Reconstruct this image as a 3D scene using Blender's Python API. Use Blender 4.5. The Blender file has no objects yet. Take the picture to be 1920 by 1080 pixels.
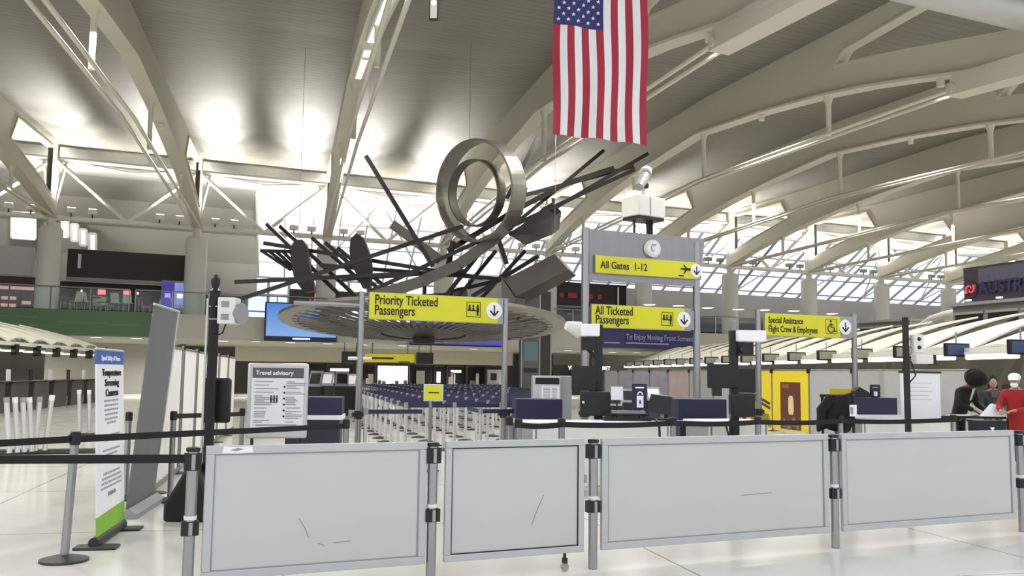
import bpy, bmesh, math, random
from mathutils import Vector, Matrix
R = math.radians; PI = math.pi; V = Vector
random.seed(4)
S = bpy.context.scene; COL = S.collection; D = bpy.data

# ------------------------------------------------------------------ camera, sky, exposure
F = 1700.0; PITCH = R(5.38); ROLL = 0.013
cam = D.objects.new('camera', D.cameras.new('camera')); COL.objects.link(cam)
cam.data.sensor_width = 36; cam.data.lens = 36 * F / 1920; cam.data.clip_end = 400
EYE = V((0, 0, 1.5))
CM = Matrix.Rotation(PI / 2 + PITCH, 3, 'X') @ Matrix.Rotation(ROLL, 3, 'Z')
cam.matrix_world = Matrix.Translation(EYE) @ CM.to_4x4()
S.camera = cam
W = D.worlds.new('sky'); S.world = W; W.use_nodes = True
bg = W.node_tree.nodes['Background']; bg.inputs[0].default_value = (.93, .96, 1, 1); bg.inputs[1].default_value = 1.55
vs = S.view_settings; vs.view_transform = 'Standard'; vs.look = 'None'; vs.gamma = 1; vs.exposure = -0.18; vs.use_curve_mapping = False
S.cycles.use_denoising = True; S.cycles.max_bounces = 6; S.cycles.caustics_reflective = False; S.cycles.caustics_refractive = False
S.cycles.sample_clamp_indirect = 6

# hall directions: AX runs away from us down the hall, RW along the far row of columns
AX = V((-.235, .972, 0)); RW = V((.914, .405, 0)).normalized(); RWA = math.atan2(RW.y, RW.x)
ROW0 = V((-21.6, 42, 0)); BAY = 6.48
def hall(i, t, z=0): return ROW0 + RW * BAY * i - AX * t + V((0, 0, z))

# ------------------------------------------------------------------ ceiling lamps of the hall (floodlights on the far truss are in their builder)
def area_lamp(name, loc, rot, sx, sy, power, col=(1, .96, .9)):
    l = D.lights.new(name, 'AREA'); l.shape = 'RECTANGLE'; l.size = sx; l.size_y = sy; l.energy = power; l.color = col
    o = D.objects.new(name, l); COL.objects.link(o); o.location = loc; o.rotation_euler = rot; return o

# ------------------------------------------------------------------ helpers
def ray(x, y): return CM @ V(((x - 960) / F, (540 - y) / F, -1))
def at(x, y, Y): r = ray(x, y); return EYE + r * (Y / r.y)
def gnd(x, y, z=0): r = ray(x, y); return EYE + r * ((z - 1.5) / r.z)
def on(x, y, p, d):
    n = V((d.y, -d.x, 0)); r = ray(x, y); return EYE + r * (n.dot(V((p.x, p.y, 0)) - EYE) / n.dot(r))
def lin(h):
    h = h.lstrip('#'); c = [int(h[k:k + 2], 16) / 255 for k in (0, 2, 4)]
    return tuple(x / 12.92 if x < .04045 else ((x + .055) / 1.055) ** 2.4 for x in c) + (1,)
MATS = {}
def mat(name, col, rough=.5, metal=0, var=.06, scale=6, emit=0, bump=0, aniso=None):
    if name in MATS: return MATS[name]
    m = D.materials.new(name); m.use_nodes = True; nt = m.node_tree; b = nt.nodes['Principled BSDF']
    c = lin(col) if isinstance(col, str) else tuple(col) + (1,)
    b.inputs['Roughness'].default_value = rough; b.inputs['Metallic'].default_value = metal
    tc = nt.nodes.new('ShaderNodeTexCoord'); no = nt.nodes.new('ShaderNodeTexNoise'); no.inputs['Scale'].default_value = scale
    no.inputs['Detail'].default_value = 3
    if aniso:
        mp = nt.nodes.new('ShaderNodeMapping'); mp.inputs['Scale'].default_value = aniso
        nt.links.new(tc.outputs['Object'], mp.inputs[0]); nt.links.new(mp.outputs[0], no.inputs[0])
    else: nt.links.new(tc.outputs['Object'], no.inputs[0])
    mx = nt.nodes.new('ShaderNodeMix'); mx.data_type = 'RGBA'
    mx.inputs[6].default_value = tuple(max(0, x * (1 - var)) for x in c[:3]) + (1,); mx.inputs[7].default_value = tuple(min(1, x * (1 + var)) for x in c[:3]) + (1,)
    nt.links.new(no.outputs[0], mx.inputs[0]); nt.links.new(mx.outputs[2], b.inputs['Base Color'])
    if emit: b.inputs['Emission Strength'].default_value = emit; nt.links.new(mx.outputs[2], b.inputs['Emission Color'])
    if bump:
        bp = nt.nodes.new('ShaderNodeBump'); bp.inputs['Strength'].default_value = bump; nt.links.new(no.outputs[0], bp.inputs['Height']); nt.links.new(bp.outputs[0], b.inputs['Normal'])
    MATS[name] = m; return m

class MB:
    def __init__(s): s.v = []; s.f = []; s.mi = []
    def add(s, vs, fs, mi=0):
        o = len(s.v); s.v += [tuple(v) for v in vs]; s.f += [tuple(o + k for k in f) for f in fs]; s.mi += [mi] * len(fs); return s
    def obox(s, c, ux, uy, uz, mi=0):
        c, ux, uy, uz = map(V, (c, ux, uy, uz))
        vs = [c + ux * a + uy * b + uz * d for d in (-1, 1) for b in (-1, 1) for a in (-1, 1)]
        return s.add(vs, [(0, 2, 3, 1), (4, 5, 7, 6), (0, 1, 5, 4), (2, 6, 7, 3), (0, 4, 6, 2), (1, 3, 7, 5)], mi)
    def box(s, x0, x1, y0, y1, z0, z1, mi=0):
        return s.obox(((x0 + x1) / 2, (y0 + y1) / 2, (z0 + z1) / 2), ((x1 - x0) / 2, 0, 0), (0, (y1 - y0) / 2, 0), (0, 0, (z1 - z0) / 2), mi)
    def bar(s, p, q, w, h, up=(0, 0, 1), mi=0):
        p, q, up = V(p), V(q), V(up); d = q - p; x = d.cross(up)
        if x.length < 1e-5: x = d.cross(V((1, 0, 0)))
        x.normalize(); u = x.cross(d).normalized(); return s.obox((p + q) / 2, d / 2, x * w / 2, u * h / 2, mi)
    def tube(s, pts, r, n=8, mi=0, closed=False):
        pts = [V(p) for p in pts]; rs = r if isinstance(r, (list, tuple)) else [r] * len(pts); vs = []; N = len(pts); prev = None
        for k, p in enumerate(pts):
            t = (pts[(k + 1) % N] - pts[k - 1]) if closed else (pts[min(k + 1, N - 1)] - pts[max(k - 1, 0)])
            t.normalize()
            if prev is None: x = t.cross(V((0, 0, 1))); x = x if x.length > 1e-4 else V((1, 0, 0))
            else: x = prev - t * prev.dot(t)
            x.normalize(); prev = x; y = t.cross(x)
            vs += [p + (x * math.cos(2 * PI * j / n) + y * math.sin(2 * PI * j / n)) * rs[k] for j in range(n)]
        fs = [(k * n + j, k * n + (j + 1) % n, ((k + 1) % N) * n + (j + 1) % n, ((k + 1) % N) * n + j) for k in range(N if closed else N - 1) for j in range(n)]
        if not closed: fs += [tuple(range(n))[::-1], tuple(range((N - 1) * n, N * n))]
        return s.add(vs, fs, mi)
    def lathe(s, prof, c=(0, 0, 0), n=20, mi=0):
        vs = [(c[0] + r * math.cos(2 * PI * j / n), c[1] + r * math.sin(2 * PI * j / n), c[2] + z) for r, z in prof for j in range(n)]; N = len(prof)
        fs = [(k * n + j, k * n + (j + 1) % n, (k + 1) * n + (j + 1) % n, (k + 1) * n + j) for k in range(N - 1) for j in range(n)] + [tuple(range(n))[::-1], tuple(range((N - 1) * n, N * n))]
        return s.add(vs, fs, mi)
    def prism(s, poly, off, mi=0):
        n = len(poly); off = V(off); p = [V(q) for q in poly]
        return s.add(p + [q + off for q in p], [tuple(range(n))[::-1], tuple(range(n, 2 * n))] + [(k, (k + 1) % n, n + (k + 1) % n, n + k) for k in range(n)], mi)
    def grid(s, fn, nu, nv, mi=0, thick=None):
        P = [[V(fn(u / nu, v / nv)) for v in range(nv + 1)] for u in range(nu + 1)]
        idx = lambda u, v: u * (nv + 1) + v
        fs = [(idx(u, v), idx(u + 1, v), idx(u + 1, v + 1), idx(u, v + 1)) for u in range(nu) for v in range(nv)]
        fl = [p for q in P for p in q]
        if thick is None: return s.add(fl, fs, mi)
        o = len(fl); t = V(thick); fl2 = [p + t for p in fl]
        ed = [(idx(u, 0), idx(u + 1, 0)) for u in range(nu)] + [(idx(u + 1, nv), idx(u, nv)) for u in range(nu)] + [(idx(0, v + 1), idx(0, v)) for v in range(nv)] + [(idx(nu, v), idx(nu, v + 1)) for v in range(nv)]
        return s.add(fl + fl2, fs + [tuple(o + k for k in f[::-1]) for f in fs] + [(a, o + a, o + b, b) for a, b in ed], mi)
    def ball(s, c, rx, ry, rz, n=14, m=9, mi=0):
        return s.lathe_e([(math.sin(PI * k / m), -math.cos(PI * k / m)) for k in range(m + 1)], c, rx, ry, rz, n, mi)
    def lathe_e(s, prof, c, rx, ry, rz, n, mi):
        vs = [(c[0] + max(r, 1e-3) * rx * math.cos(2 * PI * j / n), c[1] + max(r, 1e-3) * ry * math.sin(2 * PI * j / n), c[2] + z * rz) for r, z in prof for j in range(n)]; N = len(prof)
        return s.add(vs, [(k * n + j, k * n + (j + 1) % n, (k + 1) * n + (j + 1) % n, (k + 1) * n + j) for k in range(N - 1) for j in range(n)] + [tuple(range(n))[::-1], tuple(range((N - 1) * n, N * n))], mi)
    def build(s, name, mats, parent=None, smooth=True, world=False, bevel=0):
        me = D.meshes.new(name)
        vs = s.v
        if parent is not None and world:
            inv = wmat(parent).inverted(); vs = [inv @ V(v) for v in vs]
        me.from_pydata(vs, [], s.f); bm = bmesh.new(); bm.from_mesh(me); bmesh.ops.recalc_face_normals(bm, faces=bm.faces); bm.to_mesh(me); bm.free()
        for m in (mats if isinstance(mats, (list, tuple)) else [mats]): me.materials.append(m)
        for p, k in zip(me.polygons, s.mi): p.material_index = k; p.use_smooth = smooth
        if smooth: me.set_sharp_from_angle(angle=R(35))
        o = D.objects.new(name, me); COL.objects.link(o); o.parent = parent
        if bevel:
            b = o.modifiers.new('bevel', 'BEVEL'); b.width = bevel; b.segments = 2; b.limit_method = 'ANGLE'
        return o
def wmat(o):
    m = o.matrix_basis.copy(); p = o.parent
    while p: m = p.matrix_basis @ m; p = p.parent
    return m
def tag(o, label, cat, group=None):
    o['label'] = label; o['category'] = cat
    if group: o['group'] = group
    return o
def thing(name, label, cat, loc=(0, 0, 0), rz=0, group=None):
    o = D.objects.new(name, None); COL.objects.link(o); o.empty_display_size = .1
    o.location = loc; o.rotation_euler = (0, 0, rz); return tag(o, label, cat, group)
def struct(o): o['kind'] = 'structure'; return o
def kids(o): return [c for c in D.objects if c.parent == o]
def dup(root, loc, rz=None, label=None):
    def cp(o, par):
        c = o.copy(); COL.objects.link(c); c.parent = par
        for k in KIDS.get(o.name, []): cp(k, c)
        return c
    for o in D.objects:
        pass
    KIDS = {}
    st = [root]
    while st:
        o = st.pop(); KIDS[o.name] = list(o.children); st += KIDS[o.name]
    r = cp(root, None); r.location = loc
    if rz is not None: r.rotation_euler = (0, 0, rz)
    if label: r['label'] = label
    return r
def text(name, body, m, parent, loc, size, sx=1.0, align='LEFT', bold=.012, rot=(PI / 2, 0, 0), ext=.004):
    c = D.curves.new(name, 'FONT'); c.body = body; c.size = size; c.align_x = align; c.align_y = 'BOTTOM_BASELINE'; c.extrude = ext; c.offset = bold * size; c.resolution_u = 3
    o = D.objects.new(name, c); me = D.meshes.new_from_object(o); D.objects.remove(o); D.curves.remove(c)
    me.materials.clear(); me.materials.append(m); o = D.objects.new(name, me); COL.objects.link(o); o.parent = parent; o.location = loc; o.rotation_euler = rot; o.scale = (sx, 1, 1); return o
ORD = 'zeroth first second third fourth fifth sixth seventh eighth ninth tenth eleventh twelfth thirteenth fourteenth fifteenth sixteenth seventeenth eighteenth nineteenth twentieth'.split()

# ------------------------------------------------------------------ materials
m_white = mat('white_paint', '#d9d8d2', .45); m_beam = mat('beam_paint', '#cfcabb', .45, var=.03, scale=.4)
m_col = mat('column_cladding', '#c9c9c4', .4, var=.03, scale=1)
m_chrome = mat('brushed_steel', '#98989a', .28, .9, var=.08, aniso=(20, 20, 1)); m_alu = mat('satin_aluminium', '#c4c5c6', .38, .55, var=.05)
m_black = mat('black_plastic', '#060607', .45); m_dark = mat('dark_metal', '#1d1c1b', .4, .3); m_belt = mat('black_webbing', '#07070b', .75, scale=40)
m_navy = mat('navy_laminate', '#15173c', .5); m_blue = mat('navy_belt', '#1c2442', .6, scale=30)
m_yel = mat('sign_yellow', '#d6d21e', .4, var=.02); m_grey = mat('grey_panel', '#8b8c8e', .5); m_sgrey = mat('sign_grey', '#9a9c9f', .4, .3)
m_ink = mat('sign_ink', '#14141c', .5); m_wink = mat('white_ink', '#eeeef2', .5); m_paper = mat('paper_white', '#e4e5e8', .6, var=.02)
m_txt = mat('grey_print', '#8e9198', .6); m_lamp = mat('lamp_lens', '#fff4e0', .4, emit=9); m_base = mat('cast_base', '#3a3b3c', .55, .3)

# ------------------------------------------------------------------ floor
def floor_mat():
    m = D.materials.new('terrazzo'); m.use_nodes = True; nt = m.node_tree; N = nt.nodes.new; L = nt.links.new; b = nt.nodes['Principled BSDF']
    tc = N('ShaderNodeTexCoord'); mp = N('ShaderNodeMapping'); mp.inputs['Rotation'].default_value = (0, 0, R(-13.6)); L(tc.outputs['Object'], mp.inputs[0])
    br = N('ShaderNodeTexBrick'); br.offset = 0; br.inputs['Scale'].default_value = 1; br.inputs['Brick Width'].default_value = 3.05; br.inputs['Row Height'].default_value = 3.05; br.inputs['Mortar Size'].default_value = .009
    br.inputs['Color1'].default_value = lin('#e4e3dc'); br.inputs['Color2'].default_value = lin('#dedcd4'); br.inputs['Mortar'].default_value = lin('#86857d'); L(mp.outputs[0], br.inputs[0])
    no = N('ShaderNodeTexNoise'); no.inputs['Scale'].default_value = 90; L(tc.outputs['Object'], no.inputs[0])
    mx = N('ShaderNodeMix'); mx.data_type = 'RGBA'; mx.blend_type = 'MULTIPLY'; mx.inputs[0].default_value = .12; L(br.outputs[0], mx.inputs[6]); L(no.outputs[1], mx.inputs[7])
    L(mx.outputs[2], b.inputs['Base Color'])
    n2 = N('ShaderNodeTexNoise'); n2.inputs['Scale'].default_value = 1.2; L(tc.outputs['Object'], n2.inputs[0])
    mr = N('ShaderNodeMapRange'); mr.inputs[3].default_value = .10; mr.inputs[4].default_value = .22; L(n2.outputs[0], mr.inputs[0]); L(mr.outputs[0], b.inputs['Roughness'])
    return m
struct(MB().box(-60, 60, -14, 95, -.3, 0).build('floor', floor_mat(), smooth=False))

# ------------------------------------------------------------------ ceiling
def ceil_mat():
    m = D.materials.new('metal_plank_ceiling'); m.use_nodes = True; nt = m.node_tree; N = nt.nodes.new; L = nt.links.new; b = nt.nodes['Principled BSDF']
    tc = N('ShaderNodeTexCoord'); dt = N('ShaderNodeVectorMath'); dt.operation = 'DOT_PRODUCT'; n = V((-RW.y, RW.x, 0)); dt.inputs[1].default_value = n
    L(tc.outputs['Object'], dt.inputs[0])
    dv = N('ShaderNodeMath'); dv.operation = 'MULTIPLY'; dv.inputs[1].default_value = 1 / .3; L(dt.outputs['Value'], dv.inputs[0])
    fr = N('ShaderNodeMath'); fr.operation = 'FRACT'; L(dv.outputs[0], fr.inputs[0])
    lt = N('ShaderNodeMath'); lt.operation = 'LESS_THAN'; lt.inputs[1].default_value = .07; L(fr.outputs[0], lt.inputs[0])
    mp = N('ShaderNodeMapping'); mp.inputs['Rotation'].default_value = (0, 0, -RWA); mp.inputs['Scale'].default_value = (.25, 2.2, 1); L(tc.outputs['Object'], mp.inputs[0])
    no = N('ShaderNodeTexNoise'); no.inputs['Scale'].default_value = 1.2; no.inputs['Detail'].default_value = 4; L(mp.outputs[0], no.inputs[0])
    c1 = N('ShaderNodeMix'); c1.data_type = 'RGBA'; c1.inputs[6].default_value = lin('#78756d'); c1.inputs[7].default_value = lin('#8a877e'); L(no.outputs[0], c1.inputs[0])
    c2 = N('ShaderNodeMix'); c2.data_type = 'RGBA'; c2.inputs[7].default_value = lin('#65625b'); L(lt.outputs[0], c2.inputs[0]); L(c1.outputs[2], c2.inputs[6]); L(c2.outputs[2], b.inputs['Base Color'])
    b.inputs['Metallic'].default_value = .0; b.inputs['Roughness'].default_value = .65; b.inputs['Specular IOR Level'].default_value = .2
    return m
m_ceil = ceil_mat()
CPROF = [(-.6, 12.0), (3, 11.9), (8, 11.75), (15, 11.65), (21, 11.55), (25, 11.3), (29.7, 11.0), (38.5, 10.5)]
def ceil_z(t):
    for (a, za), (b, zb) in zip(CPROF, CPROF[1:]):
        if a <= t <= b: return za + (zb - za) * (t - a) / (b - a)
    return CPROF[-1][1]
c = MB()
for (a, za), (b, zb) in zip(CPROF, CPROF[1:]):
    q = [hall(-5, a, za), hall(12, a, za), hall(12, b, zb), hall(-5, b, zb)]
    c.add(q + [p + V((0, 0, .25)) for p in q], [(0, 1, 2, 3), (4, 7, 6, 5), (0, 4, 5, 1), (1, 5, 6, 2), (2, 6, 7, 3), (3, 7, 4, 0)])
struct(c.build('ceiling', m_ceil, smooth=False))

# ------------------------------------------------------------------ columns, arched roof beams with tie rods, trusses
LOW = [(-.4, 8.4), (0, 8.5), (3.4, 9.15), (7.5, 9.7), (12, 10.1), (16, 10.3), (20.3, 10.4), (25, 9.9), (28.4, 9.42), (31, 8.95), (34.7, 8.1), (36, 7.82), (38.4, 7.7)]
def lowz(t):
    for (a, za), (b, zb) in zip(LOW, LOW[1:]):
        if a <= t <= b: return za + (zb - za) * (t - a) / (b - a)
    return LOW[-1][1]
BEAM_FILL = 1150; m_tube = mat('strip_lens', '#fff6e6', .4, emit=1.5)
def rodz(t): return 8.62 - .0 * t if t < 20 else 8.62 - (t - 20) * .047
for i in range(-1, 11):
    p = hall(i, 0)
    struct(MB().tube([p + V((0, 0, 4.1)), p + V((0, 0, 7.9)), p + V((0, 0, 8.05))], [.52, .52, .40], 24).build('column', m_col))
    cb = MB(); cb.tube([p + V((0, 0, 8.05)), p + V((0, 0, 8.6))], .2, 12); cb.tube([p + V((0, 0, 8.5)), p + V((0, 0, 11.4))], .14, 10)
    for s in (-1, 1): cb.tube([p + V((0, 0, 8.55)), p + RW * s * .5 + V((0, 0, 11.3))], .07, 8)
    struct(cb.build('column_head', m_white))
    # web of the beam with its two long openings
    w = .22; x = RW * w / 2; wb = MB()
    ts = [-.3, 0, .9, 2, 3.4, 5, 6.6, 7.4, 9, 12, 14, 16, 18, 20.3, 22, 25, 27, 28.4, 29, 29.5, 30.5, 32, 33.5, 35.2, 36.8, 38.4]
    def hole(t):
        if 0.9 <= t <= 7.4: return (lowz(t) + .75, min(ceil_z(t) - .32, lowz(t) + .75 + (7.4 - t) * .5) if t > 6.6 else ceil_z(t) - .32)
        if 29 <= t <= 39: return (lowz(t) + .72, min(ceil_z(t) - .45, 10.35) if t > 29 else lowz(t) + .74)
        return None
    def strip(a0, a1, b0, b1, ta, tb):
        A = [hall(i, ta, a0), hall(i, tb, b0), hall(i, tb, b1), hall(i, ta, a1)]
        wb.add([q - x for q in A] + [q + x for q in A], [(0, 1, 2, 3), (7, 6, 5, 4), (0, 4, 5, 1), (3, 2, 6, 7)])
    for a, b in zip(ts, ts[1:]):
        ha, hb = hole(a), hole(b); ca, cb_ = ceil_z(a) + .03, ceil_z(b) + .03
        if ha and hb:
            strip(lowz(a), ha[0], lowz(b), hb[0], a, b); strip(ha[1], ca, hb[1], cb_, a, b)
        else: strip(lowz(a), ca, lowz(b), cb_, a, b)
    bm_ = struct(wb.build('roof_beam', m_beam, smooth=False))
    fl = MB()
    for a, b in zip(ts, ts[1:]):
        fl.bar(hall(i, a, lowz(a) - .03), hall(i, b, lowz(b) - .03), .5, .07)
    struct(fl.build('bottom_flange', m_beam, bm_, smooth=False))
    hr = MB()
    for rng in ([.9, 2, 3.4, 5, 6.6, 7.4], [29, 29.5, 30.5, 32, 33.5, 35.2, 36.8, 38.4]):
        for a, b in zip(rng, rng[1:]):
            for e in (0, 1): hr.bar(hall(i, a, hole(a)[e]), hall(i, b, hole(b)[e]), .34, .05)
    a = 29; hr.bar(hall(i, a, hole(a)[0]), hall(i, a, hole(a)[1]), .34, .05); hr.tube([hall(i, 29.02, (hole(29)[0] + hole(29)[1]) / 2) - RW * .17, hall(i, 29.02, (hole(29)[0] + hole(29)[1]) / 2) + RW * .17], .1, 12)
    struct(hr.build('opening_rim', m_beam, bm_, smooth=False))
    for s in (-1, 1):
        o_ = RW * s * .16
        struct(MB().tube([hall(i, -.2, 8.5) + o_, hall(i, 20, 8.62) + o_, hall(i, 33.8, rodz(33.8)) + o_], .055, 8).build('tie_rod', m_beam, bm_))
    cl = MB(); cl.prism([hall(i, 33.4, rodz(33.4) - .14) - RW * .25, hall(i, 38.3, 7.35) - RW * .25, hall(i, 38.3, 7.8) - RW * .25, hall(i, 33.6, rodz(33.4) + .3) - RW * .25], RW * .5)
    cl.tube([hall(i, 33.6, rodz(33.6)) - RW * .3, hall(i, 33.6, rodz(33.6)) + RW * .3], .1, 10)
    struct(cl.build('clevis', m_beam, bm_, smooth=False))
    for t in ([7.3, 16, 24.8] if i == 1 else [6.5, 13.7, 20.6, 28.5]):
        st = MB(); st.tube([hall(i, t, rodz(t)), hall(i, t, lowz(t) - .3), hall(i, t, lowz(t) - .05)], [.075, .08, .16], 8)
        struct(st.build('strut', m_beam, bm_))
    for ta in (13.7, 24.8, 33):  # added fill spots that brighten the hall, each below a small invented can
        zc = lowz(ta) - .1
        struct(MB().tube([hall(i, ta, zc), hall(i, ta, zc - .16)], .09, 10).build('added_lamp_can', m_white, bm_))
        l = D.lights.new('hall_fill_light', 'SPOT'); l.energy = BEAM_FILL; l.spot_size = R(165); l.spot_blend = .5; l.shadow_soft_size = .3; l.color = (1, .97, .92)
        o = D.objects.new('hall_fill_light', l); COL.objects.link(o); o.location = hall(i, ta, zc - .5)
    if i == 2:
        for ta, tb_ in ((22, 25.5), (26.5, 31)):
            A = hall(i, ta, lowz(ta) - .12); B = hall(i, tb_, lowz(tb_) - .12)
            struct(MB().bar(A, B, .26, .12).build('strip_light_housing', m_white, bm_)); struct(MB().bar(A - V((0, 0, .065)), B - V((0, 0, .065)), .16, .02).build('strip_light_lens', m_tube, bm_))
    if i < 10:
        tr = MB(); A = hall(i, 0, 8.5); B = hall(i + 1, 0, 8.5); up = V((0, 0, 2.8)); mid = (A + B) / 2
        tr.tube([A, B], .13, 10); tr.tube([A + up, B + up], .12, 10); tr.tube([A + up + AX * .8, B + up + AX * .8], .08, 8)
        for s in (-.1, .1):
            tr.tube([A + up + AX * s, mid + AX * s * .3], .085, 8); tr.tube([B + up + AX * s, mid + AX * s * .3], .085, 8)
        tr.tube([A + up, mid + up + V((0, 0, -.35)), B + up], .06, 8)
        struct(tr.build('roof_truss_beam', m_white))
c = MB(); c.prism([hall(-5, -.6, 11.35), hall(12, -.6, 11.35), hall(12, -.6, 12.1), hall(-5, -.6, 12.1)], AX * .15); c.prism([hall(-5, -.6, 11.35), hall(12, -.6, 11.35), hall(12, -4.2, 11.3), hall(-5, -4.2, 11.3)], V((0, 0, .15)))
struct(c.build('trim_cove', m_white, smooth=False))
# near truss: the big pipe crossing overhead
tr = MB(); tr.tube([hall(-1, 35.8, 8.75), hall(9, 35.8, 8.75)], .29, 24); struct(tr.build('roof_truss_beam', mat('pipe_grey', '#b9b8b4', .4)))
jn = MB()
for i in range(0, 9): jn.tube([hall(i + .35, 35.8, 8.75), hall(i + .38, 35.8, 8.75)], .32, 24)
struct(jn.build('trim_pipe_joints', m_dark))

# ------------------------------------------------------------------ floodlights on the far truss
FL = 0
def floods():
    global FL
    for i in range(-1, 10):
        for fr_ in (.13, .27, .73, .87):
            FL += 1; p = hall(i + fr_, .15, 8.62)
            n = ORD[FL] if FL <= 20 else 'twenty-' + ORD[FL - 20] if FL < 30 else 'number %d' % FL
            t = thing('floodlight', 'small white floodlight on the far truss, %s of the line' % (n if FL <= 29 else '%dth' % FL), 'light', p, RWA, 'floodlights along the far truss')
            MB().box(-.2, .2, -.16, .16, .12, .36).build('housing', m_white if i < 5 else m_grey, t, bevel=.02)  # grey in the further bays imitates housings silhouetted against bright sky
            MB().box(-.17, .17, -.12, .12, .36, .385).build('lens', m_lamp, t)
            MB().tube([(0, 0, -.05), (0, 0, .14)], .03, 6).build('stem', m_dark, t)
        for fr_ in (.2, .8):
            for dr, en, sz in ((-AX * .3 + V((0, 0, 1)), 1000, 64), (-AX * 1.2 + V((0, 0, 1)), 2400, 44), (-AX * 2.5 + V((0, 0, 1)), 5600, 28), (-AX * 4.3 + V((0, 0, 1)), 7000, 19), (V((0, 0, 1)), 1500, 165)):
                l = D.lights.new('flood_beam', 'SPOT'); l.energy = en; l.spot_size = R(sz); l.spot_blend = 1; l.shadow_soft_size = .25; l.color = (1, .96, .9)
                o = D.objects.new('flood_beam', l); COL.objects.link(o); o.location = hall(i + fr_, .3, 9.1)
                o.rotation_euler = dr.to_track_quat('-Z', 'Y').to_euler()
FLOOD = 1100
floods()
def spot(name, loc, d, e, size, col=(1, .96, .9)):
    l = D.lights.new(name, 'SPOT'); l.energy = e; l.spot_size = R(size); l.spot_blend = 1; l.shadow_soft_size = .25; l.color = col
    o = D.objects.new(name, l); COL.objects.link(o); o.location = loc; o.rotation_euler = V(d).to_track_quat('-Z', 'Y').to_euler()
for i in range(-2, 2): spot('vault_fill_light', hall(i + .75, -.4, 8.9), AX + V((0, 0, .12)), 1500, 75)  # unseen spots added to lift the dark vault
for i in range(-3, 11):
    for t_ in (-4, -9): spot('balcony_fill_light', hall(i + .5, t_, 2.85), (0, 0, -1), 1000, 165)  # extra spots without fittings, added to brighten the space under the balcony
for i in range(-2, 11): spot('mezzanine_lamp', hall(i + .5, -5, 5.2), (0, 0, -1), 160, 165)
for i in range(1, 11): spot('rear_fill_light', hall(i + .5, -.5, 8.9), AX + V((0, 0, .7)), 700, 120)  # added fill aimed at the upper back, no fitting there

# ------------------------------------------------------------------ glazing beyond the row, upper wall, mezzanine
m_glass = D.materials.new('clear_glazing'); m_glass.use_nodes = True; nt = m_glass.node_tree; nt.nodes.clear()
o_ = nt.nodes.new('ShaderNodeOutputMaterial'); mx = nt.nodes.new('ShaderNodeMixShader'); tb = nt.nodes.new('ShaderNodeBsdfTransparent'); gb = nt.nodes.new('ShaderNodeBsdfGlossy')
tb.inputs[0].default_value = (.95, .97, 1, 1); gb.inputs[1].default_value = .05; mx.inputs[0].default_value = .06
nt.links.new(tb.outputs[0], mx.inputs[1]); nt.links.new(gb.outputs[0], mx.inputs[2]); nt.links.new(mx.outputs[0], o_.inputs[0])
GT0, GZ0, GT1, GZ1 = -12.0, 7.4, -3.8, 11.3
def gl(i, k): return hall(i, GT0 + (GT1 - GT0) * k, GZ0 + (GZ1 - GZ0) * k)
m_mull = mat('mullion_grey', '#8f939b', .5)
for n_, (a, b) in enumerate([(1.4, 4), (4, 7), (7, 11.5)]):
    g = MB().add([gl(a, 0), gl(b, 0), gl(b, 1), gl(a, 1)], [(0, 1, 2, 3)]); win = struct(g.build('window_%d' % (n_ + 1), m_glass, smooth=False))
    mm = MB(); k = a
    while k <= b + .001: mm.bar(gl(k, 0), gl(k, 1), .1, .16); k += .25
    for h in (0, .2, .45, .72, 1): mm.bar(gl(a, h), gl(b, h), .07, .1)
    struct(mm.build('window_frame', m_white if n_ == 0 else m_mull, win, smooth=False))  # first window's bars are whitened to imitate glare washing them out
    dg = MB()
    k = math.ceil(a)
    while k < b:
        dg.tube([gl(k, .2) - AX * .25, gl(k + .5, 1) - AX * .2], .06, 6); dg.tube([gl(k + 1, .2) - AX * .25, gl(k + .5, 1) - AX * .2], .06, 6); k += 1
    struct(dg.build('window_brace', m_white, win))
# metal vault closing the bays of the low end
vt = MB()
VP = [(-3.5, 11.3), (-6, 10.6), (-8, 9.4), (-9.5, 7.9), (-10.2, 6.0)]
for (a, za), (b, zb) in zip(VP, VP[1:]): vt.prism([hall(-5, a, za), hall(1.4, a, za), hall(1.4, b, zb), hall(-5, b, zb)], AX * .2)
struct(vt.build('ceiling_vault', mat('vault_metal', '#b3b1ab', .4, .2, scale=.5), smooth=True))
m_bulk = mat('bulkhead_grey', '#b6b6ba', .6)
w_ = MB(); w_.prism([hall(3.3, -2, 5.3), hall(12, -2, 5.3), hall(12, -2, 6.95), hall(3.3, -2, 6.95)], AX * .3); w_.prism([hall(3.3, -2, 5.3), hall(12, -2, 5.3), hall(12, -13.4, 5.3), hall(3.3, -13.4, 5.3)], V((0, 0, .12)))
struct(w_.build('wall_upper', m_bulk, smooth=False))
m_mezz = mat('mezz_dark', '#3a3534', .6)
for n_, (ia, ib, z0) in enumerate(((-5, 1.3, 4.1), (3.3, 12, 4.1))):
    w_ = MB(); w_.prism([hall(ia, -13.5, z0), hall(ib, -13.5, z0), hall(ib, -13.5, 7.4), hall(ia, -13.5, 7.4)], AX * .3); struct(w_.build('wall_mezzanine', m_mezz, smooth=False))
g = MB().add([hall(1.3, -12.1, 4.1), hall(3.3, -12.1, 4.1), hall(3.3, -12.1, 7.4), hall(1.3, -12.1, 7.4)], [(0, 1, 2, 3)]); win = struct(g.build('window_4', m_glass, smooth=False))
mm = MB()
for q in range(11): mm.bar(hall(1.3 + q * .2, -12, 4.1), hall(1.3 + q * .2, -12, 7.4), .1, .16)
for z in (4.15, 5.2, 6.3, 7.4): mm.bar(hall(1.3, -12, z), hall(3.3, -12, z), .08, .1)
struct(mm.build('window_frame', m_mull, win, smooth=False))
m_fascia = mat('fascia_beige', '#a8a69c', .55)
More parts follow.
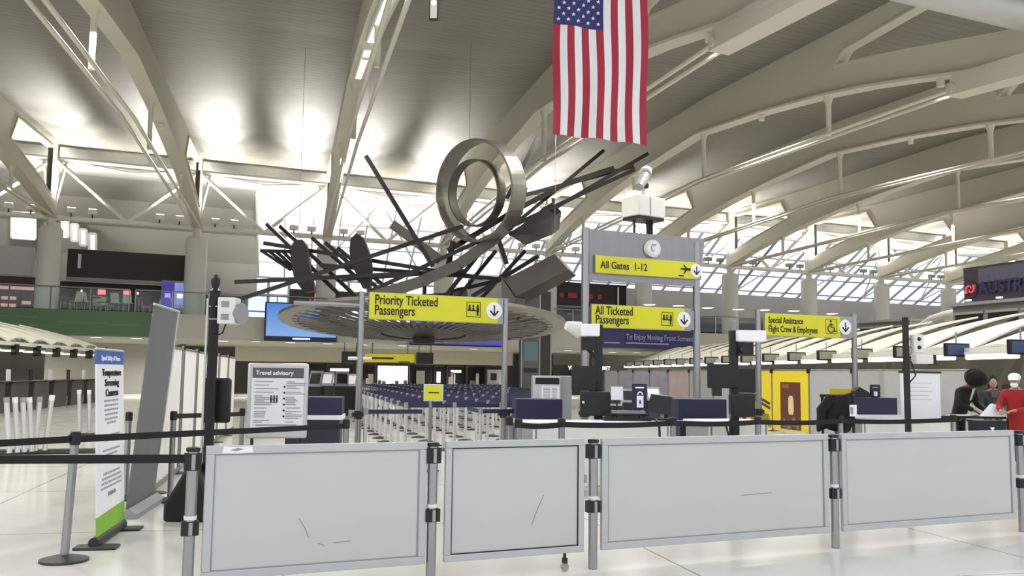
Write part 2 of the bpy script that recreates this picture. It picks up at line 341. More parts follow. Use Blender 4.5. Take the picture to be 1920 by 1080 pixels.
sl = MB(); sl.prism([hall(-5, 1.5, 2.95), hall(12, 1.5, 2.95), hall(12, -16, 2.95), hall(-5, -16, 2.95)], V((0, 0, 1.15)))
struct(sl.build('slab_mezzanine', m_fascia, smooth=False))
# ground floor rear wall far beyond under the mezzanine
w_ = MB(); w_.prism([hall(-5, -15.5, 0), hall(12, -15.5, 0), hall(12, -15.5, 2.95), hall(-5, -15.5, 2.95)], AX * .3)
struct(w_.build('wall_rear', mat('rear_dark', '#55524d', .6), smooth=False))

# small windows high at the low end, daylight put in as glowing panes
m_day = mat('daylight_glow', '#dfe6f2', .4, emit=.75)
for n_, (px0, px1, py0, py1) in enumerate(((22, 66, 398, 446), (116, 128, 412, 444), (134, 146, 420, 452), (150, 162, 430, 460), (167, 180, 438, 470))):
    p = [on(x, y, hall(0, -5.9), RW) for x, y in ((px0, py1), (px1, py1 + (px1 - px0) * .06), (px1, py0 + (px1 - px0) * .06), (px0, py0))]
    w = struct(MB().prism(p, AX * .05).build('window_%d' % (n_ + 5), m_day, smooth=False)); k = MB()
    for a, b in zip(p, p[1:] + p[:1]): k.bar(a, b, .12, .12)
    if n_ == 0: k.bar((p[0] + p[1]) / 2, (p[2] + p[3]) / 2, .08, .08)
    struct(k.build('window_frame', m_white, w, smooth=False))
# ================================================================== barrier in front: panels between posts
B0 = gnd(1112, 1066); BD = (gnd(1565, 1027) - B0).normalized(); BA = math.atan2(BD.y, BD.x)
def bx(px): p = on(px, 900, B0, BD); return (V((p.x, p.y, 0)) - B0).dot(BD)
def board_mat(name, seed):
    m = mat(name, '#bdbebc', .42, .25, var=.05, scale=1.5, aniso=(1, 1, 3)); return m
m_frame = mat('panel_frame', '#b4b6b8', .4, .35)
m_board = board_mat('frosted_board', 0); m_scuff = mat('scuff_grey', '#77787a', .6)
def barrier_post(px, label):
    s = bx(px); t = thing('barrier_post', label, 'post', B0 + BD * s, BA, 'posts of the panel barrier')
    MB().tube([(0, 0, 0.004), (0, 0, .98)], .036, 18).build('pole', m_chrome, t)
    MB().lathe([(.037, 0), (.045, .004), (.045, .99 - .965), (.037, .03)], (0, 0, .965)).build('cap', m_black, t)
    for z, h in ((.90, .055), (.475, .045)):
        k = MB(); k.tube([(0, 0, z - h), (0, 0, z + h)], .043, 18)
        for sx in (-1, 1):
            k.box(sx * .042 - .012, sx * .042 + .012, -.03, .03, z - h, z + h)
        k.build('clip', m_black, t)
        MB().box(-.012, .012, -.049, -.04, z - h * .9, z + h * .9).build('clip_slot', m_chrome, t)
    MB().tube([(0, 0, .53), (0, 0, .555)], .041, 18).build('collar', m_white, t)
    return t
POSTX = [(360, 'steel barrier post at the end where the black belt is hooked on'), (811, 'steel barrier post between the first wide panel and the square gate panel'),
         (1112, 'steel barrier post on the hinge side of the square gate panel'), (1564, 'steel barrier post between the two wide panels before the table people'), (1914, 'steel barrier post beside the person in the red jacket')]
for px, lb in POSTX: barrier_post(px, lb)
def barrier_panel(p0, p1, label, gate=False):
    s0, s1 = bx(p0), bx(p1); w = s1 - s0; t = thing('barrier_screen', label, 'barrier panel', B0 + BD * s0, BA, 'panels of the barrier')
    b = .055 if not gate else .05; z0, z1 = .135, 1.0
    f = MB()
    for (xa, xb, za, zb) in ((0, w, z1 - b, z1), (0, w, z0, z0 + b), (0, b, z0 + b, z1 - b), (w - b, w, z0 + b, z1 - b)): f.box(xa, xb, -.018, .018, za, zb)
    f.build('frame', m_frame, t, bevel=.004)
    MB().box(b - .005, w - b + .005, -.006, .006, z0 + b - .005, z1 - b + .005).build('board', m_board, t)
    g = MB(); e = .008
    for (xa, xb, za, zb) in ((b, w - b, z1 - b - e, z1 - b), (b, w - b, z0 + b, z0 + b + e), (b, b + e, z0 + b, z1 - b), (w - b - e, w - b, z0 + b, z1 - b)): g.box(xa, xb, -.012, -.005, za, zb)
    g.build('gasket', m_black if gate else m_grey, t)
    return t, w
def scuff(t, pts):
    k = MB()
    for (a, b) in zip(pts, pts[1:]): k.bar((a[0], -.0068, a[1]), (b[0], -.0068, b[1]), .0012, .004, (0, 0, 1))
    k.build('scuff', m_scuff, t)
t, w = barrier_panel(384, 799, 'wide frosted barrier panel with torn sticker on its top rail, at the belt end')
scuff(t, [(.62, .50), (.66, .44), (.69, .37)]); scuff(t, [(.75, .33), (.80, .31)]); scuff(t, [(.86, .325), (.98, .33)])
MB().add([(.1, -.0185, .952), (.2, -.0185, .947), (.3, -.0185, .955), (.29, -.0185, .995), (.18, -.0185, .99), (.11, -.0185, .998)], [(0, 1, 2, 3, 4, 5)]).build('torn_sticker', m_paper, t)
MB().add([(.15, -.019, .97), (.19, -.019, .962), (.24, -.019, .975), (.2, -.019, .985)], [(0, 1, 2, 3)]).build('sticker_ink', m_txt, t)
t, w = barrier_panel(834, 1094, 'square barrier gate panel with black inner edging and a swivel castor', True)
scuff(t, [(.70, .36), (.74, .46), (.80, .58)])
k = MB(); k.tube([(w - .16, 0, .09), (w - .16, 0, .15)], .012, 8); k.box(w - .175, w - .145, -.02, .02, .06, .1); k.build('castor_fork', m_black, t)
MB().tube([(w - .16, -.014, .032), (w - .16, .014, .032)], .03, 16).build('castor_wheel', m_grey, t)
k = MB(); k.box(w + .0, w + .02, -.02, .02, .66, .72); k.box(w, w + .015, -.015, .015, .56, .6); k.build('latch', m_grey, t)
t, w = barrier_panel(1127, 1552, 'wide frosted barrier panel with one long level scuff, beside the gate panel')
scuff(t, [(1.35, .50), (1.55, .505), (1.68, .51)])
barrier_panel(1577, 1902, 'clean wide frosted barrier panel in front of the people at the table')

# ================================================================== belt stanchions
def stanchion(loc, label, group, h=.98, lean=None, base=True, r=.032, white=False, n=14):
    t = thing('belt_stanchion', label, 'stanchion', loc, 0, group)
    if base: MB().lathe([(.18, 0), (.18, .018), (.12, .034), (.045, .05), (.03, .05)], n=n + 10).build('base', m_base, t)
    p = MB().tube([(0, 0, .015), (0, 0, h - .06)], r, n).build('pole', m_chrome if not white else m_alu, t)
    q = MB().lathe([(r + .002, -.06), (r + .008, -.055), (r + .008, .035), (r, .045)], (0, 0, h - .045), n).build('head', m_black, t)
    if lean:
        for o in (p, q): o.rotation_euler = lean
    return t
def belt(t, a, b, w=.05, m=None, sag=.0, name='belt'):
    """belt strap from world point a to b, a part of stanchion t"""
    k = MB(); a, b = V(a), V(b); n = 6
    for j in range(n):
        u, v = j / n, (j + 1) / n
        k.bar(a.lerp(b, u) - V((0, 0, sag * 4 * u * (1 - u))), a.lerp(b, v) - V((0, 0, sag * 4 * v * (1 - v))), .004, w)
    return k.build(name, m or m_belt, t, world=True)
SG = 'belt stanchions at the entrance'
p1 = gnd(120, 1052); ft = stanchion(p1, 'chrome belt stanchion leaning slightly, with round black base in front of the screening banner', SG, 1.0, (0, R(2.0), 0))
hd = p1 + V((.035, 0, .94))
p0 = V((-4.6, 5.7, 0)); st0 = stanchion(p0, 'chrome belt stanchion beyond the end of both black belts', SG)
belt(st0, p0 + V((0, 0, .93)), hd, .052)
bp = B0 + BD * bx(360)
belt(st0, p0 + V((0, .02, .90)), bp - BD * .05 + V((0, 0, .92)), .055)
pR = at(648, 830, 10.0); pR.z = 0
st1 = stanchion(pR, 'chrome belt stanchion ending the long black belt, beside the navy desk', SG)
belt(ft, hd, pR + V((0, 0, .905)), .055)
pB = gnd(318, 940); st2 = stanchion(pB, 'chrome belt stanchion with round base in front of the white partition', SG, 1.02)
pC = at(452, 830, 12.5); pC.z = 0; st3 = stanchion(pC, 'chrome belt stanchion behind the notice sign', SG)
belt(st2, pB + V((0, 0, .96)), pC + V((0, 0, .9)), .055)
pD = at(236, 900, 10.6); pD.z = 0
stanchion(pD, 'chrome belt stanchion half hidden behind the screening banner', SG, 1.0)

# ================================================================== roll-up banners
m_bblue = mat('banner_blue', '#3b5ca6', .5); m_green = mat('banner_green', '#7fb52f', .5)
a = gnd(182, 1010, .08); b = gnd(233, 975, .08); a.z = b.z = 0
d = (b - a); w = d.length; rz = math.atan2(d.y, d.x)
t = thing('rollup_banner', 'white temperature screening roll-up banner with blue header and green foot', 'banner', a, rz)
MB().box(0, w, -.006, .006, .3, 1.535).build('print', m_paper, t)
MB().box(0, w, -.0062, .0062, 1.535, 1.66).build('header', m_bblue, t)
k = MB(); k.prism([(0, -.0064, .09), (w, -.0064, .09), (w, -.0064, .27), (0, -.0064, .25)], (0, .0126, 0)); k.build('green_foot', m_green, t)
MB().box(0, w, -.006, .006, .25, .3).build('print_foot', m_paper, t)
MB().tube([(0, 0, 1.665), (w, 0, 1.665)], .012, 8).build('top_rail', m_alu, t)
MB().tube([(w / 2, .03, .08), (w / 2, .03, 1.69)], .012, 8).build('support_pole', m_dark, t)
k = MB(); k.tube([(-.02, .02, .045), (w + .02, .02, .045)], .045, 14); k.build('cassette', m_base, t)
for x in (-.0, w - .05):
    k = MB(); k.prism([(x - .09, -.17, 0), (x + .09, -.17, 0), (x + .1, 0, 0), (x + .09, .17, 0), (x - .09, .17, 0), (x - .1, 0, 0)], (0, 0, .022)); k.build('foot', m_base, t, bevel=.008)
text('header_text', 'Speed  Safety  of  Peace', m_wink, t, (w / 2, -.009, 1.57), .06, 1.15, 'CENTER')
for q, (tx, z) in enumerate((('Temperature', 1.435), ('Screening', 1.345), ('Cameras', 1.255))): text('title_text', tx, m_ink, t, (w / 2 + .03, -.009, z), .088, 1.45, 'CENTER', .006)
k = MB(); rr = random.Random(2)
for z, hw in ((1.205, .27), (1.165, .26), (1.125, .26), (1.085, .24), (1.045, .25), (1.01, .17), (.90, .3), (.86, .24), (.775, .32), (.735, .22), (.575, .31), (.535, .36), (.495, .37), (.455, .38)):
    x = w / 2 + .03 - hw
    while x < w / 2 + hw: L = rr.uniform(.03, .09); k.box(x, min(x + L, w / 2 + hw), -.0075, -.006, z, z + .018); x += L + .015
k.build('lettering', m_txt, t)
text('print_line', 'COVID-19', m_txt, t, (w / 2, -.009, .385), .05, 1.2, 'CENTER', 0)
for o in list(t.children):
    if o.name.split('.')[0] not in ('foot', 'cassette'): o.matrix_basis = Matrix.Rotation(-.056, 4, 'X') @ o.matrix_basis
# grey backed banner
a = V((-3.83, 9.25, 0)); b = V((-4.02, 10.45, 0)); d = b - a; w = d.length; rz = math.atan2(d.y, d.x)
t = thing('rollup_banner', 'tall plain grey roll-up banner behind the screening banner', 'banner', a, rz)
k = MB(); lean = .17
k.prism([(0, 0, .09), (w, 0, .09), (w, -lean, 2.15), (0, -lean, 2.15)], (0, .012, 0)); k.build('print', mat('banner_grey', '#66686c', .5), t, smooth=False)
k = MB(); k.tube([(w * .98, .02, .05), (w * .98, -lean + .0, 2.16)], .018, 8); k.build('support_pole', m_alu, t)
MB().tube([(-.02, -lean, 2.16), (w + .02, -lean, 2.16)], .014, 8).build('top_rail', m_alu, t)
k = MB(); k.prism([(-.03, -.11, 0), (-.03, .06, 0), (-.03, .06, .07), (-.03, -.02, .1), (-.03, -.11, .05)], (w + .06, 0, 0)); k.build('cassette', m_grey, t)

# ================================================================== white drape partitions
m_drape = mat('white_drape', '#e2e1dc', .7, var=.05, aniso=(8, 8, .3))
m_tchrome = mat('partition_steel', '#8d8d88', .35, .8)
PRT = [(-4.31, 11.15), (-4.80, 13.3), (-5.25, 15.2), (-5.68, 17.1), (-6.10, 19.0), (-6.5, 20.9), (-6.9, 22.8)]
for q, (p, n) in enumerate(zip(PRT, PRT[1:])):
    p = V((*p, 0)); n = V((*n, 0)); d = n - p; w = d.length
    t = thing('fabric_partition', 'white fabric partition panel, %s going away from the grey banner' % ORD[q + 1], 'partition', p, math.atan2(d.y, d.x), 'white partitions by the banners')
    g = MB(); g.grid(lambda u, v: (.03 + u * (w - .06), .012 * math.sin(u * 40), .1 + v * 1.68), 40, 2, thick=(0, .006, 0)); g.build('fabric', m_drape, t)
    MB().tube([(.0, 0, 1.79), (w, 0, 1.79)], .02, 8).build('top_rail', m_tchrome, t); MB().box(0, w, -.02, .02, .03, .1).build('bottom_rail', m_tchrome, t)
    MB().tube([(0, 0, 0), (0, 0, 1.84)], .035, 10).build('pole', m_tchrome, t)
    MB().lathe([(.16, 0), (.16, .012), (.04, .025)], n=16).build('foot', m_base, t)
    MB().box(-.03, .03, -.04, .04, 1.78, 1.86).build('clip', m_black, t)
# ================================================================== overhead queue signs on steel posts
SL0 = at(815, 600, 16.0); SL0.z = 0
def sp(px): p = on(px, 600, SL0, RW); return (V((p.x, p.y, 0)) - SL0).dot(RW)
def arrow(t, cx, cz, r, y, m=None):
    MB().tube([(cx, y + .012, cz), (cx, y, cz)], r, 28).build('arrow_disc', m_wink, t)
    k = MB(); w = r * .17; y2 = y - .004
    k.box(cx - w / 2, cx + w / 2, y2, y, cz - r * .55, cz + r * .62)
    for s in (-1, 1): k.bar((cx + s * r * .52, (y + y2) / 2, cz + .0), (cx, (y + y2) / 2, cz - r * .58), .004, w * 1.15, (1, 0, s))
    k.build('arrow_symbol', m_ink, t)
def desk_symbol(t, cx, cz, h, y):
    k = MB(); e = h * .03
    for (a, b, c_, d) in ((-.5, .5, .5 - .04, .5), (-.5, .5, -.5, -.46), (-.5, -.46, -.5, .5), (.46, .5, -.5, .5)): k.box(cx + a * h, cx + b * h, y - .003, y, cz + c_ * h, cz + d * h)
    for hx, hz in ((-.28, .24), (-.02, .24), (.3, .26)): k.tube([(cx + hx * h, y - .003, cz + hz * h), (cx + hx * h, y, cz + hz * h)], h * .08, 10)
    k.box(cx - .36 * h, cx - .2 * h, y - .003, y, cz - .02 * h, cz + .17 * h); k.box(cx - .08 * h, cx + .05 * h, y - .003, y, cz - .02 * h, cz + .15 * h)
    k.box(cx + .21 * h, cx + .39 * h, y - .003, y, cz - .15 * h, cz + .2 * h); k.box(cx + .22 * h, cx + .36 * h, y - .003, y, cz - .4 * h, cz - .1 * h)
    k.box(cx - .42 * h, cx + .3 * h, y - .003, y, cz - .1 * h, cz - .02 * h)
    k.build('desk_symbol', m_ink, t)
def wheel_symbol(t, cx, cz, h, y):
    k = MB()
    pts = [(cx + .30 * h * math.cos(a) - .02 * h, y - .002, cz - .15 * h + .28 * h * math.sin(a)) for a in [R(100 + 23 * q) for q in range(11)]]
    k.tube(pts, h * .04, 6); k.tube([(cx - .06 * h, y - .002, cz + .38 * h), (cx - .06 * h, y, cz + .38 * h)], h * .09, 10)
    k.tube([(cx - .05 * h, y - .002, cz + .26 * h), (cx - .02 * h, y - .002, cz - .06 * h), (cx + .22 * h, y - .002, cz - .06 * h), (cx + .34 * h, y - .002, cz - .36 * h), (cx + .42 * h, y - .002, cz - .33 * h)], h * .045, 6)
    k.tube([(cx - .04 * h, y - .002, cz + .14 * h), (cx + .2 * h, y - .002, cz + .12 * h)], h * .04, 6)
    k.build('wheelchair_symbol', m_ink, t)
def post_pair(t, x0, x1, h0, h1, r=.055):
    for x, h in ((x0, h0), (x1, h1)):
        MB().tube([(x, 0, 0), (x, 0, h)], r, 14).build('post', m_chrome, t)
        MB().lathe([(.2, 0), (.2, .015), (.07, .03)], (x, 0, 0), 18).build('base', m_base, t)
        k = MB(); k.tube([(x, 0, .70), (x, 0, .84)], r + .02, 12); k.box(x - .11, x + .11, -.04, .04, .74, .81); k.build('belt_clip', m_black, t)
def sign_board(t, x0, x1, z0, z1, lines, size, sx, sym, y=-.07, yend=.82, txl=.04, arr=True):
    w = x1 - x0; ye = x0 + w * yend
    MB().box(x0, x1, y + .012, y + .07, z0 - .01, z1 + .01).build('board', m_sgrey, t)
    MB().box(x0, ye, y, y + .012, z0, z1).build('sign_face', m_yel, t)
    for q, ln in enumerate(lines): text('lettering', ln, m_ink, t, (x0 + w * txl, y - .002, z1 - (z1 - z0) * (.43 + .40 * q) if len(lines) > 1 else z0 + (z1 - z0) * .28), size, sx, 'LEFT', .013)
    if sym: sym(t)
# priority gate
xa, xb = sp(677), sp(947)
t = thing('overhead_sign', 'yellow overhead sign for priority ticketed passengers between two steel posts', 'sign', SL0, RWA, 'overhead queue signs')
post_pair(t, xa, xb, 2.86, 2.86)
x0, x1 = sp(690), sp(941); w = x1 - x0
sign_board(t, x0, x1, 2.4, 2.85, ['Priority Ticketed', 'Passengers'], .235, .71, None, yend=.955, txl=.035)
desk_symbol(t, x0 + w * .765, 2.63, .27, -.072); arrow(t, x0 + w * .925, 2.625, .155, -.085)
for zz in (2.72, 2.5):
    MB().tube([(xa, 0, zz), (x0, 0, zz)], .03, 8).build('bracket', m_chrome, t); MB().tube([(x1, 0, zz), (xb, 0, zz)], .03, 8).build('bracket', m_chrome, t)
# side bar between the priority post and next frame seen at its side
MB().tube([(xa - 1.15, 0, 2.62), (xa, 0, 2.62)], .035, 10).build('side_bar', m_chrome, t)
MB().tube([(xa - .2, 0, 1.72), (xa + .2, 0, 1.72)], .03, 10).build('side_lug', m_white, t)
# all gates portal
xa, xb = sp(1097), sp(1306)
t = thing('sign_portal', 'tall steel portal with All Gates and All Ticketed Passengers signs and round white speaker', 'sign', SL0, RWA)
post_pair(t, xa, xb, 4.3, 4.2, .075)
xe = sp(1321); w = xe - xa
k = MB(); k.prism([(xa - .02, -.03, 3.3), (xb + .05, -.03, 3.3), (xe, -.03, 4.28), (xa - .02, -.03, 4.28)], (0, .12, 0)); k.build('header_plate', mat('header_steel', '#8b8c8d', .33, .7, var=.12, aniso=(1.2, 1, .3)), t, smooth=False)
MB().box(xa - .02, xa + .03, -.06, -.03, 3.3, 4.3).build('edge_strip', m_chrome, t)
x0, x1 = sp(1112), sp(1311); w = x1 - x0
sign_board(t, x0, x1, 3.44, 3.77, ['All Gates  1-12'], .2, .86, None, y=-.10, yend=.955, txl=.04)
arrow(t, x0 + w * .945, 3.605, .135, -.112)
k = MB(); cx, cz = x0 + w * .84, 3.62
k.prism([(cx - .12, -.104, cz - .01), (cx + .1, -.104, cz - .03), (cx + .14, -.104, cz), (cx + .1, -.104, cz + .03), (cx - .12, -.104, cz + .015)], (0, .004, 0))
for s in (-1, 1): k.prism([(cx - .0, -.104, cz), (cx + .05, -.104, cz), (cx - .03, -.104, cz + s * .09), (cx - .06, -.104, cz + s * .09)], (0, .004, 0))
k.box(cx - .17, cx - .05, -.104, -.1, cz - .15, cz - .12); k.build('plane_symbol', m_ink, t)
x0, x1 = sp(1106), sp(1292); w = x1 - x0
sign_board(t, x0, x1, 2.4, 2.83, ['All Ticketed', 'Passengers'], .23, .74, None, yend=.93, txl=.035)
desk_symbol(t, x0 + w * .75, 2.61, .27, -.072); arrow(t, x0 + w * .922, 2.61, .155, -.085)
MB().box(x1, xb, -.02, .05, 2.42, 2.8).build('end_plate', m_sgrey, t)
cx = sp(1220); k = MB(); k.tube([(cx, -.03, 3.99), (cx, -.10, 3.99)], .175, 28); k.build('speaker_ring', m_white, t)
k = MB(); k.tube([(cx, -.1, 3.99), (cx, -.115, 3.99)], .13, 24); k.build('speaker_cone', m_paper, t)
k = MB(); pts = [(cx + .055 * math.cos(a), -.118, 4.0 + .065 * math.sin(a)) for a in [R(60 + 24 * q) for q in range(10)]]; k.tube(pts, .012, 6); k.box(cx - .05, cx + .06, -.125, -.112, 4.05, 4.075); k.build('speaker_mark', m_txt, t)
# box with a camera on top of the portal
p = SL0 + RW * sp(1207)
t2 = thing('camera_unit', 'white sensor box with a tilted white camera standing above the tall portal', 'camera', p + V((0, .03, 4.28)), RWA + R(12))
k = MB(); k.box(-.36, .36, -.25, .25, .32, .72); k.build('housing', m_white, t2, bevel=.02)
MB().box(-.34, .34, -.23, .23, .26, .32).build('base_plate', m_dark, t2)
MB().box(-.06, -.04, -.256, -.25, .33, .71).build('seam', m_grey, t2)
for x in (-.25, .1, .17, .23): MB().tube([(x, 0, 0), (x, 0, .27)], .022, 8).build('leg', m_dark, t2)
MB().tube([(.0, 0, .72), (.0, 0, .92)], .035, 8).build('camera_stem', m_white, t2); MB().ball((.04, -.02, .98), .07, .07, .07).build('camera_joint', m_dark, t2)
k = MB(); k.tube([(-.22, -.1, .9), (.0, 0, 1.1), (.16, .08, 1.28)], [.085, .105, .1], 14); k.build('camera_body', m_grey, t2); MB().tube([(.1, .05, 1.25), (.2, .1, 1.34)], [.13, .1], 12).build('camera_hood', m_white, t2)
# special assistance
xa, xb = sp(1421), sp(1601)
t = thing('overhead_sign', 'yellow overhead sign for special assistance, flight crew and employees between two posts', 'sign', SL0, RWA, 'overhead queue signs')
post_pair(t, xa, xb, 2.9, 2.9, .06)
x0, x1 = sp(1431), sp(1592); w = x1 - x0
sign_board(t, x0, x1, 2.36, 2.82, ['Special Assistance', 'Flight Crew & Employees'], .19, .68, None, yend=.86, txl=.03)
MB().box(x1, xb, -.03, .04, 2.38, 2.84).build('end_plate', m_sgrey, t)
k = MB(); cx, cz, h = x0 + w * .755, 2.6, .32
for (a, b, c_, d) in ((-.5, .5, .47, .5), (-.5, .5, -.5, -.47), (-.5, -.47, -.5, .5), (.47, .5, -.5, .5)): k.box(cx + a * h, cx + b * h, -.074, -.07, cz + c_ * h, cz + d * h)
k.build('symbol_border', m_ink, t); wheel_symbol(t, cx, cz, .30, -.073); arrow(t, x0 + w * .92, 2.595, .165, -.085)

# ================================================================== desks, tables and equipment behind the barrier
def wz(px, py, Y): return at(px, py, Y)
# notice sign on a stand
a = at(460, 822, 11.6); b = at(575, 818, 11.75); zb = a.z; d = V((b.x - a.x, b.y - a.y, 0)); w = d.length
t = thing('notice_stand', 'grey framed notice sign headed Travel advisory standing before the white partition', 'sign', (a.x, a.y, 0), math.atan2(d.y, d.x))
zt = at(460, 680, 11.6).z
k = MB(); e = .045; k.box(0, w, -.03, .03, zb, zt); fr_ = k.build('frame', m_alu, t, bevel=.03)
MB().box(.055, w - .055, -.036, -.03, zb + .13, zt - .055).build('notice_sheet', m_paper, t)
MB().box(.06, w - .06, -.04, -.036, zt - .19, zt - .06).build('header', mat('notice_grey', '#55565c', .5), t)
text('header_text', 'Travel advisory', m_wink, t, (.10, -.042, zt - .15), .075, 1.0, 'LEFT', .02, ext=.001)
k = MB(); zz = zt - .23; rr = random.Random(5)
for c0, c1 in ((.095, .40), (.45, .74)):
    z = zz
    while z > zb + .2:
        k.box(c0 + (.03 if c0 > .4 else 0), rr.uniform(c0 + .1, c1), -.0385, -.036, z - .011, z); z -= rr.choice((.022, .022, .045))
k.box(.12, w - .13, -.0385, -.036, zb + .16, zb + .178); k.build('lettering', m_txt, t)
k = MB()
for q in range(6): k.tube([(.46, -.039, zt - .30 - q * .075), (.46, -.036, zt - .30 - q * .075)], .014, 10)
for x in (.30, .335, .37): k.tube([(x, -.039, zz - .19), (x, -.036, zz - .19)], .012, 8); k.box(x - .011, x + .011, -.039, -.036, zz - .27, zz - .205)
k.build('symbols', m_ink, t)
for x in (.08, w - .08): MB().tube([(x, .01, .02), (x, .01, zb + .1)], .02, 8).build('leg', m_dark, t)
MB().box(0, w, -.2, .2, 0, .025).build('foot_plate', m_base, t)
# podiums
def podium(px0, px1, pyt, pyw, Y, label, dep=.6, rz=.12):
    a = at(px0, pyt, Y); b = at(px1, pyt, Y); w = b.x - a.x; zt = a.z; zs = at(px0, pyw, Y).z
    t = thing('podium_desk', label, 'desk', (a.x, a.y, 0), rz, 'navy podium desks')
    MB().box(0, w, 0, dep, zs + .0, zt).build('upper_panel', m_navy, t, bevel=.01)
    MB().box(-.02, w + .02, -.12, dep, zs - .06, zs).build('counter_ledge', m_paper, t)
    MB().box(.02, w - .02, -.02, dep - .03, .02, zs - .06).build('body', mat('podium_body', '#232638', .5), t)
    MB().box(0, w, -.03, dep, 0, .03).build('plinth', m_black, t)
    return t, w, zt
podium(535, 640, 744, 778, 13.2, 'navy podium desk with white ledge behind the notice sign')
podium(968, 1056, 748, 786, 14.2, 'navy podium desk beside the far post of the priority sign')
podium(1272, 1366, 748, 788, 14.6, 'navy podium desk under the All Gates portal, behind the black camera pole')
_, _, ZP = podium(1592, 1688, 745, 777, 15.4, 'navy podium desk behind the draped black coat')
podium(1235, 1292, 752, 800, 15.9, 'dark blue podium desk behind the portal post, mostly hidden')
# white counters (long tables with white fronts)
def counter(px0, px1, pyt, Y0, Y1, label, dep=.75):
    a = at(px0, pyt, Y0); b = at(px1, pyt, Y1); zt = a.z; d = V((b.x - a.x, b.y - a.y, 0)); w = d.length
    t = thing('counter_table', label, 'table', (a.x, a.y, 0), math.atan2(d.y, d.x), 'white counter tables')
    MB().box(-.02, w + .02, -.02, dep, zt - .035, zt).build('table_top', m_paper, t, bevel=.006)
    MB().box(0, w, 0, .02, .08, zt - .035).build('front_panel', m_white, t)
    for x in (0.02, w - .05): MB().box(x, x + .03, .0, dep - .02, 0, zt - .035).build('end_panel', m_grey, t)
    return t, zt
_, ZC = counter(1000, 1256, 792, 11.5, 12.2, 'long white counter table under the first black camera pole', .55)
counter(1330, 1440, 790, 13.2, 13.5, 'short white counter table at the foot of the second black camera pole')
counter(1618, 1786, 788, 14.3, 14.9, 'white counter table below the large white paper screen', .4)
# row of belt stanchions in front of the tables
KY = 11.0 * (4805 - 1053)
FRX = [(955, 'behind the far post of the priority sign'), (972, 'close beside another one by the navy podium'), (1053, 'in front of the long white counter table'), (1262, 'at the end of the long white counter table'), (1421, 'in front of the short white counter table'), (1576, 'holding the end of a belt beside the draped black coat'), (1788, 'in front of the people at the table')]
prev = None; FS = []
for px, lb in FRX:
    Y = KY / (4805 - px) + (.5 if px < 960 else 0); p = at(px, 800, Y); p.z = 0
    t = stanchion(p, 'chrome belt stanchion ' + lb, 'belt stanchions in front of the tables', .97, r=.04)
    FS.append((t, p))
for q in (1, 2, 3, 4, 5):
    t, p = FS[q]; n = FS[q + 1][1]; belt(t, p + V((0, -.045, .90)), n + V((0, -.045, .90)), .065, sag=.02)
# camera poles
def cam_pole(px, pyt, Y, label, w=.055):
    p = at(px, pyt, Y); z = p.z; t = thing('thermal_camera_pole', label, 'camera pole', (p.x, p.y, 0), 0, 'black poles carrying cameras')
    MB().lathe([(.3, 0), (.3, .02), (.06, .05)], n=20).build('base', m_black, t)
    MB().box(-w, w, -w, w, .03, z).build('pole', m_black, t)
    return t, z
t, z = cam_pole(1122, 609, 12.75, 'black pole with white camera box and monitor on the long white counter')
k = MB(); k.box(-.26, .0, -.22, .12, z - .17, z + .0); o = k.build('camera_housing', m_wink, t, bevel=.015)
k = MB(); k.tube([(-.46, -.1, z - .02), (-.3, -.05, z - .06), (-.24, -.03, z - .13)], [.06, .11, .09], 14); k.build('camera_visor', m_white, t)
k = MB(); k.box(-.24, -.05, -.1, .1, z - .36, z - .18); k.bar((-.15, 0, z - .34), (0, 0, z - .5), .05, .05); k.build('bracket', m_black, t)
MB().tube([(-.1, -.06, z - .3), (-.12, -.07, z - .55), (-.06, -.07, z - .8), (0, -.06, z - .95)], .014, 6).build('cable', m_black, t)
MB().box(-.38, -.03, -.12, -.08, z - .92, z - .58).build('monitor', m_dark, t, bevel=.01)
MB().box(-.12, .0, -.09, .0, z - .8, z - .7).build('monitor_arm', m_black, t)
MB().box(-.26, .14, -.3, -.05, z - 1.26, z - .93).build('equipment_box', m_black, t, bevel=.015)
MB().box(-.245, -.215, -.303, -.3, z - 1.09, z - 1.06).build('box_label', m_paper, t)
t, z = cam_pole(1375, 620, 13.0, 'black pole with white camera box and dark monitor beside the short white counter')
k = MB(); k.box(.02, .42, -.2, .14, z - .16, z - .0); k.build('camera_housing', m_wink, t, bevel=.015)
k = MB(); k.box(.04, .26, -.1, .1, z - .36, z - .17); k.tube([(.1, -.1, z - .27), (.1, -.18, z - .27)], .05, 12); k.build('bracket', m_black, t)
MB().box(-.4, .03, -.13, -.08, z - .82, z - .48).build('monitor', m_dark, t, bevel=.01)
MB().box(-.33, -.2, -.12, -.05, z - .93, z - .82).build('monitor_stand', m_black, t)
MB().box(-.1, .24, -.28, -.05, z - 1.22, z - .88).build('equipment_box', m_black, t, bevel=.04)
MB().tube([(-.02, -.08, z - 1.2), (-.14, -.1, z - 1.35), (-.1, -.1, z - 1.5), (0, -.06, z - 1.55)], .016, 6).build('cable', m_black, t)
MB().tube([(0, 0, z - 1.5), (0, 0, z - 1.3)], .075, 10).build('collar', m_black, t)
t, z = cam_pole(1697, 595, 14.1, 'slim black pole with two small white sensor boxes, in front of the white paper screen', .036)
k = MB(); k.box(.08, .23, -.12, .06, z - .55, z - .27); k.build('sensor_box', m_white, t, bevel=.01)
for zz in (z - .34, z - .47): MB().tube([(.155, -.125, zz), (.155, -.12, zz)], .03, 12).build('sensor_lens', m_dark, t); MB().bar((0, 0, zz), (.1, 0, zz), .03, .02).build('bracket', m_chrome, t)
MB().box(.1, .36, -.14, .06, z - .72, z - .58).build('control_box', m_white, t, bevel=.01); MB().box(.36, .41, -.13, .05, z - .74, z - .58).build('control_end', m_dark, t)
